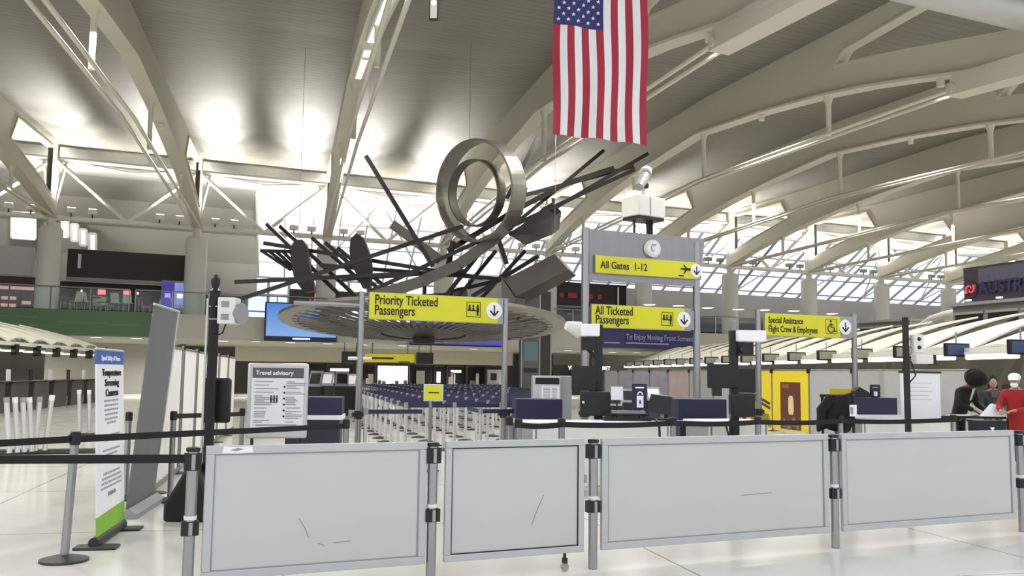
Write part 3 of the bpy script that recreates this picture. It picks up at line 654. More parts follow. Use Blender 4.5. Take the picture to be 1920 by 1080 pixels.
MB().tube([(.07, 0, z - .68), (.14, 0, z - .9), (.05, 0, z - 1.0)], .012, 6).build('cable', m_black, t)
# first (near) black pole by the banner
p = at(397, 700, 9.3); p.z = 0; zt = at(403, 515, 9.3).z
t = thing('sensor_pole', 'tall black pole with ball finial and white sensor box, standing beside the wide panel', 'sensor pole', p, .0)
MB().lathe([(.05, 0), (.05, zt - .36), (.055, zt - .35), (.05, zt - .2), (.06, zt - .17), (.03, zt - .14), (.045, zt - .08), (.045, zt - .04), (.02, zt - .01), (.015, zt)], n=16).build('pole', m_black, t)
MB().tube([(-.065, -.02, .6), (-.065, -.02, zt - .25)], .014, 8).build('side_tube', m_alu, t)
k = MB(); k.prism([(-.36, -.2, 0), (.1, -.2, 0), (.1, -.2, .22), (-.05, -.2, .55), (-.14, -.2, .55), (-.36, -.2, .16)], (0, .34, 0)); k.build('weighted_base', m_black, t, bevel=.03)
k = MB(); k.box(.06, .24, -.1, .1, zt - .51, zt - .24); k.build('sensor_box', m_white, t, bevel=.01)
for zz in (zt - .31, zt - .44): MB().box(.1, .18, -.104, -.1, zz - .03, zz + .03).build('sensor_window', m_grey, t); MB().bar((-.05, -.04, zz - .02), (.08, -.04, zz - .02), .02, .012).build('clamp', m_chrome, t)
k = MB(); k.tube([(.24, 0, zt - .4), (.29, -.02, zt - .4)], [.10, .11], 16); k.build('horn', m_grey, t)
MB().tube([(.12, 0, zt - .51), (.1, -.02, zt - .6), (.02, -.05, zt - .64)], .008, 6).build('cable', m_black, t)
k = MB(); k.box(-.13, .17, .1, .16, zt - 1.52, zt - 1.06); k.build('back_screen', m_black, t, bevel=.03)
MB().tube([(-.08, .13, .5), (-.08, .13, zt - .72)], .012, 8).build('rear_tube', m_dark, t)
# equipment on the counter
def small(name, label, cat, px, py, Y, rz=0): p = at(px, py, Y); return thing(name, label, cat, p, rz), p
t, p = small('security_sign', 'dark counter sign with a white padlock picture, behind the long counter', 'sign', 1190, 765, 12.9); t.location = (t.location.x, 12.42, ZC)
MB().box(-.1, .1, -.02, .02, .14, .49).build('board', m_navy, t); MB().box(-.06, .06, -.04, .04, .0, .02).build('foot', m_black, t); MB().box(-.015, .015, -.01, .01, .02, .15).build('stem', m_black, t)
k = MB(); k.box(-.04, .05, -.028, -.02, .17, .33); k.build('padlock_body', m_wink, t); k = MB(); k.tube([(.005 + .032 * math.cos(a), -.024, .34 + .04 * math.sin(a)) for a in [R(20 * q) for q in range(10)]], .01, 6); k.build('padlock_shackle', m_wink, t); MB().box(-.005, .015, -.032, -.028, .22, .27).build('keyhole', m_navy, t)
MB().box(-.06, .06, -.024, -.02, .43, .45).build('lettering', m_wink, t)
t, p = small('paper_notice', 'white paper notice on a short stand beside the first camera pole', 'notice', 1147, 790, 13.0); t.location = (t.location.x, 12.36, ZC)
MB().box(-.08, .08, -.004, .004, .27, .45).build('sheet', m_paper, t); MB().tube([(0, .01, -.0), (0, .01, .3)], .01, 6).build('stem', m_dark, t)
t, p = small('tilted_monitor', 'black touch monitor tilted back at the end of the long counter', 'monitor', 1256, 792, 12.5); t.location = (t.location.x - .12, 12.42, ZC)
k = MB(); k.prism([(-.22, -.05, .12), (.1, -.05, .08), (.14, .02, .32), (-.14, .02, .35)], (.0, .03, .01)); k.build('screen', m_dark, t); MB().box(-.1, .1, -.08, .08, -.0, .03).build('foot', m_black, t); MB().tube([(0, 0, .02), (0, .02, .2)], .03, 8).build('neck', m_grey, t)
t, p = small('keyboard_tray', 'long low black equipment tray with trailing cables on the long white counter', 'tray', 1215, 790, 12.8); t.location = (t.location.x - .06, 12.3, ZC)
k = MB(); k.box(-.62, .0, -.18, .12, .0, .04); k.box(-.6, .0, .0, .14, .06, .09); k.box(-.5, -.45, .0, .05, .03, .07); k.box(-.1, -.05, 0, .05, .03, .07); k.build('tray', m_black, t); k = MB(); k.tube([(-.02, -.16, .03), (.05, -.26, .03), (.07, -.4, -.05), (.08, -.42, -.3)], .018, 6); k.build('cable', m_black, t)
MB().box(-.5, -.05, .0, .14, .09, .13).build('printer_deck', m_grey, t)
# lightbox behind the navy podium, with a printed sheet
t, p = small('kiosk_cabinet', 'grey kiosk cabinet with dark header and printed sheet behind the navy podium', 'kiosk', 1030, 830, 16.0); t.location.z = 0
MB().box(-.32, .38, -.1, .3, 0, 1.47).build('cabinet', m_grey, t, bevel=.02); MB().box(-.30, .18, -.13, -.1, .6, 1.46).build('frame', m_alu, t); MB().box(-.26, .16, -.135, -.13, 1.32, 1.43).build('header', m_dark, t)
MB().box(-.15, .16, -.138, -.13, 1.0, 1.29).build('sheet', m_paper, t); k = MB()
for q in range(9): k.box(-.12, .0, -.141, -.138, 1.04 + q * .026, 1.05 + q * .026); k.box(.03, .12, -.141, -.138, 1.04 + q * .026, 1.05 + q * .026)
k.build('lettering', m_txt, t)
# draped coat
p = at(1572, 815, 13.0); p.z = 0
t = thing('draped_coat', 'black coat draped over a rail beside the stanchion, with a white paper pinned on it', 'coat', p)
zt = at(1572, 742, 13).z; zb = at(1572, 806, 13).z; k = MB()
def coat(u, v):
    a = u * 2 * PI; w = .16 + .13 * math.sin(v * PI * .55 + .25) - .05 * v; z = zt - (zt - zb) * v
    return (w * math.cos(a) * (1.05 if math.cos(a) < 0 else 1.0) - .08 * v + .02, (.07 + .05 * math.sin(v * 2)) * math.sin(a) + .012 * math.sin(a * 7), z + .03 * math.sin(a * 3 + 1) * v + (.05 * math.cos(a) if v < .2 else 0))
k.grid(coat, 48, 14); k.add([coat(u / 24, 0) for u in range(24)], [tuple(range(24))]); k.build('coat_body', mat('coat_black', '#08080a', .85, scale=30, bump=.3), t)
k = MB(); k.tube([(-.12, -.1, zt - .02), (-.27, -.1, zt - .2), (-.28, -.1, zb + .04)], [.07, .07, .05], 10); k.build('sleeve', MATS['coat_black'], t)
MB().box(.11, .21, -.155, -.15, zb + .2, zb + .36).build('pinned_paper', m_paper, t); MB().box(.12, .16, -.158, -.155, zb + .23, zb + .33).build('paper_print', m_txt, t)
MB().tube([(-.25, 0, zt - .0), (.25, 0, zt - .0)], .02, 8).build('rail', m_dark, t)
for x in (-.22, .22): MB().tube([(x, 0, 0), (x, 0, zt)], .02, 8).build('rail_leg', m_dark, t)
t, p = small('bin_lid_sign', 'small yellow-topped stand behind the draped coat', 'stand', 1577, 830, 16.5); t.location.z = 0
MB().box(-.2, .2, -.03, .03, 1.1, 1.3).build('board', mat('yellow_dull', '#c9b22a', .5), t); MB().tube([(0, .03, 0), (0, .03, 1.2)], .02, 6).build('stem', m_dark, t); MB().box(-.15, .15, -.12, .12, 0, .03).build('foot', m_dark, t)
t, p = small('security_sign', 'black counter sign with pale padlock picture on the podium behind the coat', 'sign', 1641, 745, 15.7); t.location.z = ZP
MB().box(-.09, .09, -.02, .02, .0, .22).build('board', m_black, t, bevel=.02); MB().box(-.03, .03, -.026, -.02, .02, .1).build('padlock_body', m_wink, t); MB().box(-.05, .05, -.024, -.02, .16, .18).build('lettering', m_txt, t)
t, p = small('desk_printer', 'dark sloped device on the podium behind the coat', 'device', 1615, 745, 15.75); t.location.z = ZP + .003
k = MB(); k.prism([(-.14, -.1, 0), (.14, -.1, 0), (.1, -.1, .08), (-.06, -.1, .17), (-.14, -.1, .1)], (0, .2, 0)); k.build('body', m_dark, t)
# white paper screen
a = at(1690, 800, 15.6); b = at(1762, 800, 15.7); w = b.x - a.x; zt = at(1690, 699, 15.6).z
t = thing('paper_screen', 'large white paper screen clipped on a dark rail behind the slim black pole', 'screen', (a.x, a.y, 0), .06)
MB().box(0, w, -.005, .005, .75, zt).build('sheet', m_paper, t); MB().box(-.02, w + .02, -.02, .02, zt, zt + .03).build('rail', m_dark, t); MB().tube([(w * .45, .03, 0), (w * .45, .03, zt)], .02, 8).build('stem', m_dark, t); MB().box(.1, w - .1, -.15, .15, 0, .03).build('foot', m_dark, t)
k = MB()
for q in range(5): k.box(.1, .56 - .05 * (q % 2), -.008, -.005, zt - .18 - q * .07, zt - .165 - q * .07)
k.build('lettering', mat('faint_print', '#c3c4ca', .6), t)

p = at(1397, 760, 14.5)
t = thing('display_screen', 'large dark display seen beside the second camera pole, behind the short white counter', 'display', (p.x, 14.5, 0), .1)
MB().box(-.18, .17, -.03, .03, 1.24, 1.62).build('panel', m_dark, t, bevel=.01); MB().tube([(0, .04, 0), (0, .04, 1.3)], .03, 8).build('stem', m_black, t); MB().box(-.2, .2, -.15, .2, 0, .03).build('foot', m_black, t)
# ================================================================== flag, hanging box
FY = 14.0
pbl = at(1036, 251, FY); pbr = at(1214, 272, FY); fw = (pbr - pbl).length; fl_ = fw * 1.93; tilt = math.atan2(pbl.z - pbr.z, pbr.x - pbl.x)
m_red = mat('flag_red', '#9d1f37', .7); m_fwhite = mat('flag_white', '#dcdcdf', .7); m_fblue = mat('flag_blue', '#2a2a66', .7)
t = thing('flag', 'red, white and blue striped flag with stars hanging upright from the roof', 'flag', pbl)
def fxy(u, v, off=0):   # u across, v from the top down
    x = u * fw; z = (1 - v) * fl_; y = .035 * math.sin(u * 17 + v * 3) * (.3 + v) + .03 * math.sin(u * 6 - v * 5) + off
    p = V((x + .012 * math.sin(v * 9 + u * 4), y, z)); c, s_ = math.cos(tilt), math.sin(tilt)
    return (p.x * c + p.z * s_ * .0, p.y, p.z - p.x * s_ / c * c)
def part_flag(name, u0, u1, v0, v1, mats, pick):
    k = MB(); nu, nv = max(3, round((u1 - u0) * 13) * 4), 40
    for a in range(nu):
        for b in range(nv):
            U = [u0 + (u1 - u0) * q / nu for q in (a, a + 1)]; Q = [v0 + (v1 - v0) * q / nv for q in (b, b + 1)]
            k.add([fxy(U[0], Q[0]), fxy(U[1], Q[0]), fxy(U[1], Q[1]), fxy(U[0], Q[1])], [(0, 1, 2, 3)], pick((U[0] + U[1]) / 2))
    return k.build(name, mats, t)
st = lambda u: int(u * 13) % 2
part_flag('stripes', 0, 7 / 13, .385, 1, [m_red, m_fwhite], st); part_flag('stripes', 7 / 13, 1, 0, 1, [m_red, m_fwhite], st)
ca = part_flag('canton', 0, 7 / 13, 0, .385, [m_fblue], lambda u: 0)
k = MB()
for rr_ in range(9):
    for cc in range(11):
        if (rr_ + cc) % 2: continue
        u = 7 / 13 * (rr_ + 1) / 10; v = .385 * (cc + 1) / 12; c0 = V(fxy(u, v, -.006)); pts = []
        for q in range(10):
            r_ = .038 if q % 2 == 0 else .015; pts.append(c0 + V((r_ * math.sin(q * PI / 5), 0, r_ * math.cos(q * PI / 5))))
        k.add([c0] + pts, [(0, 1 + q, 1 + (q + 1) % 10) for q in range(10)])
k.build('star', m_fwhite, ca)
MB().tube([V(fxy(0, 0)) + V((-.06, 0, .01)), V(fxy(1, 0)) + V((.06, 0, .01))], .02, 8).build('top_rod', m_alu, t)
for u in (.1, .9): MB().tube([V(fxy(u, 0)) + V((0, 0, .02)), V((fxy(u, 0)[0], 0, 10.9 - pbl.z))], .006, 5).build('hanging_wire', m_dark, t)
p = at(813, 36, 13.0)
t = thing('hanging_beacon', 'small white box with dark edge hanging from the roof beside the flag', 'beacon', p)
MB().box(-.055, .055, -.03, .03, 0, .42).build('housing', m_white, t, bevel=.01); k = MB()
for (a, b, c_, d) in ((-.065, -.055, -.005, .42), (.055, .065, -.005, .42), (-.065, .065, -.012, 0)): k.box(a, b, -.034, .034, c_, d)
k.build('edge', m_dark, t); MB().tube([(0, -.035, .24), (0, -.03, .24)], .03, 10).build('lens', m_lamp, t); MB().tube([(0, 0, .42), (0, 0, ceil_z(30) - p.z - .02)], .012, 6).build('hanging_rod', m_white, t)

# ================================================================== hanging metal sculpture: plain bars, a hoop, slabs and a slatted dish
m_sc = mat('sculpture_dark', '#211f1d', .42, .3); m_sc2 = mat('sculpture_steel', '#7f7c74', .35, .6, var=.1); m_sc3 = mat('sculpture_mid', '#55534e', .4, .5)
c0 = at(795, 608, 28.0)
SCL = thing('hanging_sculpture', 'large abstract hanging sculpture of dark metal bars, a wide hoop, slabs and a slatted dish', 'sculpture', c0)
def P2(x, y, Y): return at(x, y, Y) - c0
def sbar(a, b, w=.095, h=.115, m=None, n='bar'): MB().bar(P2(*a), P2(*b), w, h).build(n, m or m_sc, SCL)
# dish
tl = Matrix.Rotation(R(-5.6), 3, 'X'); k = MB()
def dsh(r, a, z=0): return tl @ V((r * math.cos(a), r * math.sin(a), z))
RD = 4.38; n = 72
def ring(r0, r1, z0, z1, z00=None):
    k = MB()
    for q in range(n):
        a, b = 2 * PI * q / n, 2 * PI * (q + 1) / n; zz = z00 if z00 is not None else z0
        A = [dsh(r0, a, zz), dsh(r1, a, z0), dsh(r1, a, z1), dsh(r0, a, zz + (z1 - z0))]; B = [dsh(r0, b, zz), dsh(r1, b, z0), dsh(r1, b, z1), dsh(r0, b, zz + (z1 - z0))]
        k.add(A + B, [(0, 1, 5, 4), (1, 2, 6, 5), (2, 3, 7, 6), (3, 0, 4, 7)])
    return k
ring(RD - .55, RD, .0, .09, -.05).build('dish_rim', m_sc2, SCL)
ring(.3, 1.5, -.25, -.19, -.42).build('dish_hub', mat('sculpture_hub', '#4a4743', .45, .3), SCL)
k = MB()
for q in range(46):
    a = 2 * PI * q / 46; k.bar(dsh(1.3, a, -.3), dsh(RD - .4, a, -.02), .13, .05, tl @ V((0, 0, 1)))
k.build('dish_slats', m_sc3, SCL)
MB().lathe([(.32, -.6), (.36, -.45), (.2, -.3), (.06, .2), (.05, 1.6)], n=16).build('dish_stem', m_sc, SCL)
# hoop
def hoop(px, py, Y, ro, w, th, ax, name, m):
    c = P2(px, py, Y); z = V(ax).normalized(); x = z.cross(V((0, 0, 1))).normalized(); y = z.cross(x); k = MB(); n = 64
    for q in range(n):
        vs_ = []
        for a in (2 * PI * q / n, 2 * PI * (q + 1) / n):
            e = x * math.cos(a) + y * math.sin(a); vs_ += [c + e * ro - z * w / 2, c + e * ro + z * w / 2, c + e * (ro - th) + z * w / 2, c + e * (ro - th) - z * w / 2]
        k.add(vs_, [(0, 1, 5, 4), (1, 2, 6, 5), (2, 3, 7, 6), (3, 0, 4, 7)])
    return k.build(name, m, SCL)
hoop(900, 358, 26.5, 1.52, .62, .07, (-.62, -.74, -.12), 'hoop', m_sc2)
hoop(893, 362, 26.5, 1.0, .34, .05, (-.62, -.74, -.12), 'inner_band', m_sc3)
MB().bar(P2(850, 452, 26.4), P2(840, 500, 26.6), .1, .14).build('hoop_strut', m_sc, SCL); MB().bar(P2(935, 450, 26.8), P2(950, 495, 26.8), .1, .14).build('hoop_strut', m_sc, SCL)
# bars
for a, b in [((447, 562, 25.5), (868, 424, 26.3)), ((690, 548, 26), (1190, 318, 27.5)), ((440, 529, 26.5), (785, 512, 27)), ((495, 456, 28.5), (905, 522, 27)), ((812, 500, 25.6), (686, 292, 25.2)),
             ((1008, 258, 27), (950, 372, 26.8)), ((1132, 282, 29), (905, 470, 28)), ((1215, 288, 28), (955, 440, 27.2)), ((1188, 312, 28.6), (960, 372, 28)), ((500, 420, 29), (640, 556, 28.4)), ((525, 424, 29.4), (668, 556, 28.6)),
             ((585, 446, 29), (700, 548, 28.6)), ((610, 455, 29), (722, 552, 28.6)), ((633, 465, 29), (745, 556, 28.6)), ((600, 497, 28.2), (1000, 528, 28.8)), ((640, 524, 28), (870, 508, 28.2)), ((1010, 480, 27.5), (885, 556, 28)), ((985, 470, 28.5), (902, 560, 28.6)), ((930, 470, 28.5), (860, 556, 28.6)), ((895, 480, 28), (838, 552, 28.2)), ((690, 560, 29), (850, 552, 29)), ((840, 548, 29), (960, 520, 29))]:
    sbar(a, b)
for q in range(6): sbar((490 + q * 13, 470 + 0 * q, 28.8), (545 + 8 * q, 506 + 2 * q, 28.4), .07, .08)
sbar((488, 470, 28.8), (548, 472, 28.8), .08, .1)
sbar((735, 420, 27), (826, 488, 26.8), .05, .28, m_sc3, 'plank')
# curved sweep under the hoop
pts = [P2(*q) for q in [(600, 596, 26), (700, 556, 26), (790, 528, 26.2), (860, 496, 26.4), (930, 446, 26.8), (968, 400, 27), (978, 350, 27.1)]]
k = MB()
for a, b in zip(pts, pts[1:]): k.bar(a, b, .2, .32)
k.build('curved_band', m_sc3, SCL, smooth=False)
pts = [P2(*q) for q in [(840, 470, 27), (960, 398, 27.5), (1060, 345, 28), (1150, 316, 28.4)]]
k = MB()
for a, b in zip(pts, pts[1:]): k.bar(a, b, .14, .16)
k.build('curved_band', m_sc, SCL, smooth=False)
def plate(px, name, Y, th, m=None):
    P = [P2(x, y, Y) for x, y in px]; MB().prism(P, (.0, th, .0)).build(name, m or m_sc, SCL, smooth=False)
plate([(545, 462), (553, 450), (566, 449), (574, 460), (580, 500), (590, 546), (570, 548), (552, 525), (545, 490)], 'upright_fin', 27.6, .3)
plate([(655, 470), (657, 448), (668, 437), (682, 446), (691, 470), (697, 500), (694, 540), (680, 540), (668, 515), (658, 490)], 'upright_fin', 27.2, .3)
k = MB(); k.prism([P2(955, 440, 26.2), P2(985, 460, 25.6), P2(1035, 440, 26), P2(1040, 405, 26.6), P2(1020, 388, 27)], (.25, .9, .3)); k.build('slab', m_sc, SCL, smooth=False)
k = MB(); k.prism([P2(945, 524, 26), P2(1040, 476, 26.4), P2(1065, 505, 26.4), P2(968, 556, 26)], (.3, .8, -.1)); k.build('slab', mat('sculpture_brown', '#3f3733', .5), SCL, smooth=False)
MB().prism([P2(940, 520, 25.98), P2(966, 558, 25.98), P2(962, 600, 25.98), P2(942, 600, 25.98)], (.3, .5, 0)).build('slab_post', m_sc3, SCL, smooth=False)
for x, y, Y in ((560, 450, 27.6), (880, 260, 26.5), (1040, 476, 26.4), (690, 295, 25.2)):
    q = P2(x, y, Y); MB().tube([q, V((q.x, q.y, 11.62 - c0.z))], .006, 4).build('suspension_wire', m_grey, SCL)

# ================================================================== people at the table
def skin(name, chain, m, parent, loops=2):
    """chain: list of (parent index, point, radius)"""
    me = D.meshes.new(name); me.from_pydata([c[1] for c in chain], [(c[0], q) for q, c in enumerate(chain) if c[0] is not None], [])
    o = D.objects.new(name, me); COL.objects.link(o); o.parent = parent; me.materials.append(m)
    sk = o.modifiers.new('skin', 'SKIN'); sv = me.skin_vertices[0].data if me.skin_vertices else None
    if sv is None:
        bpy.context.view_layer.objects.active = o; me.skin_vertices.new() if hasattr(me.skin_vertices, 'new') else None; sv = me.skin_vertices[0].data
    for q, c in enumerate(chain): r = c[2]; sv[q].radius = r if isinstance(r, tuple) else (r, r)
    sv[0].use_root = True
    ss = o.modifiers.new('smooth', 'SUBSURF'); ss.levels = ss.render_levels = loops; sk.use_smooth_shade = True
    return o
def person(label, loc, rz, top, skinc, hairc, coat, trou, lean=.0, headtilt=.0, arms=None, extras=None, collar=None, hem=.1):
    """standing figure, facing local -y; top = height; lean forwards in metres at the shoulder"""
    t = thing('person', label, 'person', loc, rz); s = top / 1.72
    ms = mat('skin_' + skinc[1:], skinc, .55); mc = mat('coat_' + coat[1:], coat, .8); mt = mat('trousers_' + trou[1:], trou, .8)
    J = lambda x, y, z: V((x * s, (y - lean * max(0, (z - .9)) / .5 if z > .9 else y), z * s))
    hip, ch, sh, nk, hd = J(0, 0, .93), J(0, .01, 1.2), J(0, 0, 1.38), J(0, -.01, 1.47), J(0, -.02, 1.6)
    hd = hd + V((0, -.05 * headtilt, -.03 * headtilt))
    A = arms or [((-.2, -.06, 1.12), (-.16, -.3, 1.05)), ((.2, -.06, 1.12), (.16, -.3, 1.05))]
    body = [(None, hip, (.15 * s, .1 * s)), (0, ch, (.15 * s, .1 * s)), (1, sh, (.13 * s, .09 * s)), (2, nk, .055 * s), (3, hd - V((0, 0, .06)), .06 * s)]
    cb = [(None, hip - V((0, 0, hem)), (.175 * s, .125 * s)), (0, ch, (.175 * s, .125 * s)), (1, sh, (.15 * s, .11 * s)), (2, nk - V((0, 0, .03)), .07 * s)]
    for q, sx in ((0, -1), (1, 1)):
        el, wr = (V(v) * s for v in A[q]); so = J(sx * .19, 0, 1.37)
        if lean: el = el + V((0, -lean * .45, 0)); wr = wr + V((0, -lean * .5, 0))
        b0 = len(body); body += [(2, so, .055 * s), (b0, el, .042 * s), (b0 + 1, wr, .027 * s)]; d = (wr - el).normalized()
        pc = wr + d * .05; body.append((b0 + 2, pc, (.035 * s, .02 * s)))
        side = d.cross(V((0, 0, 1))).normalized()
        for f in range(4):
            L = (.062, .072, .068, .052)[f]; r0 = pc + d * .03 + side * (.024 - .016 * f); e0 = len(body)
            body += [(b0 + 3, r0, .0085), (e0, r0 + d * L * .6 + V((0, 0, -.012)), .008), (e0 + 1, r0 + d * L * .9 + V((0, 0, -.035)), .007)]
        e0 = len(body); th = wr + d * .02 + side * sx * .035
        body += [(b0 + 2, th, .010), (e0, th + d * .03 + V((0, 0, -.02)) + side * sx * .015, .009), (e0 + 1, th + d * .055 + V((0, 0, -.03)), .008)]
        c1 = len(cb); cb += [(2, so, .078 * s), (c1, el, .062 * s), (c1 + 1, wr - d * .02, .045 * s)]
    for sx in (-1, 1):
        b0 = len(body); body += [(0, J(sx * .09, 0, .86), .085 * s), (b0, J(sx * .1, -.01, .48), .055 * s), (b0 + 1, J(sx * .1, .02, .09), .035 * s), (b0 + 2, J(sx * .11, -.12, .04), (.04 * s, .03 * s))]
        l = skin('trousers', [(None, J(sx * .07, 0, .97), .11 * s), (0, J(sx * .095, 0, .82), .1 * s), (1, J(sx * .1, -.01, .48), .075 * s), (2, J(sx * .1, .02, .1), .06 * s)], mt, t)
        sh_ = MB(); sh_.ball(J(sx * .11, -.06, .045), .05 * s, .14 * s, .045 * s); sh_.build('shoe', m_black, t)
    skin('body', body, ms, t); skin('coat', cb, mc, t)
    rot = Matrix.Rotation(R(28 * headtilt), 3, 'X')
    def hp(x, y, z): return hd + rot @ (V((x, y, z)) * s)
    k = MB()
    def head(u, v):
        a = u * 2 * PI; e = v * PI - PI / 2; x = math.cos(e) * math.sin(a); y = -math.cos(e) * math.cos(a); z = math.sin(e)
        w = .078 * (1 - .22 * max(0, -z)); jaw = .02 * max(0, -z) if y < 0 else -.02 * max(0, -z)
        nose = .02 * math.exp(-((a if a < PI else a - 2 * PI) / .16) ** 2 - ((z + .12) / .22) ** 2); eye = -.008 * math.exp(-((abs(a if a < PI else a - 2 * PI) - .45) / .18) ** 2 - ((z - .1) / .12) ** 2)
        return hp(x * w, y * (.098 + nose + eye) - jaw * .4, z * .118)
    k.grid(head, 40, 22); k.build('head', ms, t)
    k = MB()
    for sx in (-1, 1): k.ball(hp(sx * .078, .01, -.005), .012, .02, .03, 8, 6)
    k.build('ear', ms, t)
    k = MB()
    for sx in (-1, 1): k.ball(hp(sx * .032, -.086, .012), .012, .01, .007, 8, 6)
    k.build('eye', m_black, t); k = MB(); k.ball(hp(0, -.092, -.055), .022, .008, .006, 8, 6); k.build('mouth', mat('lip_red', '#8a4f48', .5), t)
    return t, hp, J, s
pa = at(1795, 800, 16.6); pa.z = 0
t, hp, J, s = person('person with a large round black hairdo and black coat leaning over the table', pa, R(28), 1.62, '#6b4a3a', '#0a0908', '#0d0d0f', '#131317', .22, 1.2, [((-.24, -.12, 1.13), (-.1, -.34, 1.0)), ((.25, -.14, 1.12), (.16, -.4, 1.0))])
k = MB(); rr = random.Random(7)
k.ball(hp(0, .025, .055), .185, .185, .165, 22, 14)
for q in range(130):
    a = rr.uniform(0, 2 * PI); e = rr.uniform(-.5, 1.5); x, y, z = math.cos(a) * math.cos(e), math.sin(a) * math.cos(e), math.sin(e)
    k.ball(hp(x * .175, .025 + y * .175, .055 + z * .155), .03, .03, .03, 6, 4)
k.build('hair', mat('hair_black', '#0a0908', .9), t)
k = MB(); k.prism([J(-.01, -.13, 1.42), J(.035, -.13, 1.42), J(.02, -.15, 1.2), J(.0, -.15, 1.19)], (0, .02, 0)); k.build('shirt_front', m_paper, t)
pb = at(1862, 800, 17.6); pb.z = 0
t, hp, J, s = person('person with dark tied hair and dark grey jacket facing us behind the table', pb, R(-14), 1.54, '#a07c6c', '#17120f', '#34383b', '#202226', .05, .2, [((-.25, -.1, 1.1), (-.12, -.3, 1.0)), ((.25, -.1, 1.1), (.12, -.3, 1.0))])
k = MB(); k.ball(hp(0, .045, .05), .09, .085, .095, 18, 10); k.ball(hp(0, .03, .14), .045, .045, .04, 10, 8)
for sx in (-1, 1): k.ball(hp(sx * .078, .035, -.03), .02, .045, .08, 8, 8)
k.build('hair', mat('hair_dark', '#17120f', .8), t)
k = MB(); k.prism([J(-.08, -.13, 1.46), J(.08, -.13, 1.46), J(.06, -.16, 1.3), J(-.06, -.16, 1.3)], (0, .04, 0)); k.build('scarf', mat('scarf_brown', '#4c4340', .8), t)
pc = at(1908, 800, 15.6); pc.z = 0
t, hp, J, s = person('person in a red jacket with white cap and white face mask, holding papers', pc, R(-38), 1.60, '#a5806a', '#2a2220', '#9c1c22', '#3a1c20', .06, .3, [((-.27, -.1, 1.12), (-.2, -.36, 1.05)), ((.25, -.12, 1.1), (.02, -.38, 1.06))], hem=.32)
k = MB(); k.ball(hp(0, .04, .03), .084, .085, .1, 16, 10); k.build('hair', mat('hair_brown', '#2a2220', .8), t)
k = MB(); k.ball(hp(0, .005, .07), .1, .115, .075, 18, 10); k.prism([hp(-.08, -.08, .065), hp(.08, -.08, .065), hp(.07, -.19, .045), hp(-.07, -.19, .045)], (0, 0, .012)); k.build('cap', m_wink, t)
k = MB(); k.ball(hp(0, -.07, -.06), .062, .052, .05, 14, 8); k.build('face_mask', m_wink, t)
# papers, table and dark bag
p = at(1866, 777, 15.7)
t = thing('paper_bag', 'white crumpled paper bag held out over the table towards the person in red', 'bag', (p.x, p.y, .872)); k = MB()
k.grid(lambda u, v: ((.26 - .17 * v) * math.cos(u * 2 * PI) * (1 + .1 * math.sin(u * 19)), (.1 - .05 * v) * math.sin(u * 2 * PI), .2 * v + .02 * math.sin(u * 13)*(v)), 30, 6); k.build('bag', m_paper, t)
a = at(1752, 790, 15.75); w = 1.22
t = thing('table', 'dark topped folding table where three people stand with papers', 'table', (a.x, a.y, 0), R(3))
MB().box(0, w, -.1, .38, .83, .87).build('table_top', m_dark, t)
for x in (.06, w - .06):
    for y in (.02, .34): MB().tube([(x, y, 0), (x, y, .83)], .02, 8).build('leg', m_grey, t)
p = at(1850, 822, 15.2); p.z = 0
t = thing('dark_bin', 'dark bin with small pale emblem standing before the table people', 'bin', p, R(3))
k = MB(); k.prism([(-.2, -.15, 0), (.2, -.15, 0), (.24, -.17, .8), (-.24, -.17, .8)], (0, .3, 0)); k.build('body', mat('bin_navy', '#14161f', .6), t); MB().box(-.25, .25, -.18, .16, .8, .83).build('rim', m_black, t)
MB().prism([(-.04, -.18, .72), (.04, -.18, .72), (0, -.178, .66)], (0, .008, 0)).build('emblem', m_wink, t)
t = thing('document_stack', 'pale papers lying on the dark table before the person in black', 'papers', at(1800, 781, 15.9) * 1, R(5)); t.location.z = .871
k = MB()
for q in range(4): k.box(-.2 + q * .03, .14 + q * .03, -.1 + .01 * q, .1, q * .004, q * .004 + .003)
k.build('sheets', m_paper, t)
# ================================================================== queue maze behind the priority sign
def px_of(p):
    q = CM.transposed() @ (V(p) - EYE); return 960 + F * q.x / -q.z, 540 - F * q.y / -q.z
NUM = lambda n: ORD[n] if n <= 20 else ('twenty-' + ORD[n - 20] if n < 30 else '%dth' % n)
Q0 = V((-2.15, 13.6, 0)); proto = None
seq = 0
for r_ in range(26):
    sp_ = 1.9 if r_ else 1.5; cnt = 0
    for c_ in range(13):
        p = Q0 + AX * (r_ * 1.16) + RW * (c_ * .92)
        x, y = px_of(p + V((0, 0, .95)))
        if not (668 < x < (946 if p.y < 24 else 968)): continue
        if abs(p.y - (16.0 + .44 * p.x)) < .45: continue
        if p.y > 38 and p.x > -.3 or (p - V((-1.2, 14.0, 0))).length < .3 or (p.x > -.1 and p.y < 15.5): continue
        cnt += 1; lb = 'stanchion with navy belts in the queue maze, row %s from the front, %s across' % (NUM(r_ + 1), NUM(cnt))
        if proto is None:
            t = thing('queue_stanchion', lb, 'stanchion', p, RWA, 'belt stanchions of the queue maze'); proto = t
            MB().lathe([(.17, 0), (.17, .016), (.05, .04), (.03, .045)], n=16).build('base', m_base, t)
            MB().tube([(0, 0, .02), (0, 0, .92)], .03, 10).build('pole', m_alu, t)
            MB().tube([(0, 0, .86), (0, 0, .96)], .036, 10).build('head', m_grey, t)
            MB().box(.04, .88, -.003, .003, .87, .935).build('belt', m_blue, t)
            a = RWA; d = Matrix.Rotation(-a, 3, 'Z') @ AX; k = MB(); k.bar(d * .04 + V((0, 0, .902)), d * 1.11 + V((0, 0, .902)), .006, .065); k.build('cross_belt', m_blue, t)
        else: dup(proto, p, RWA, lb)
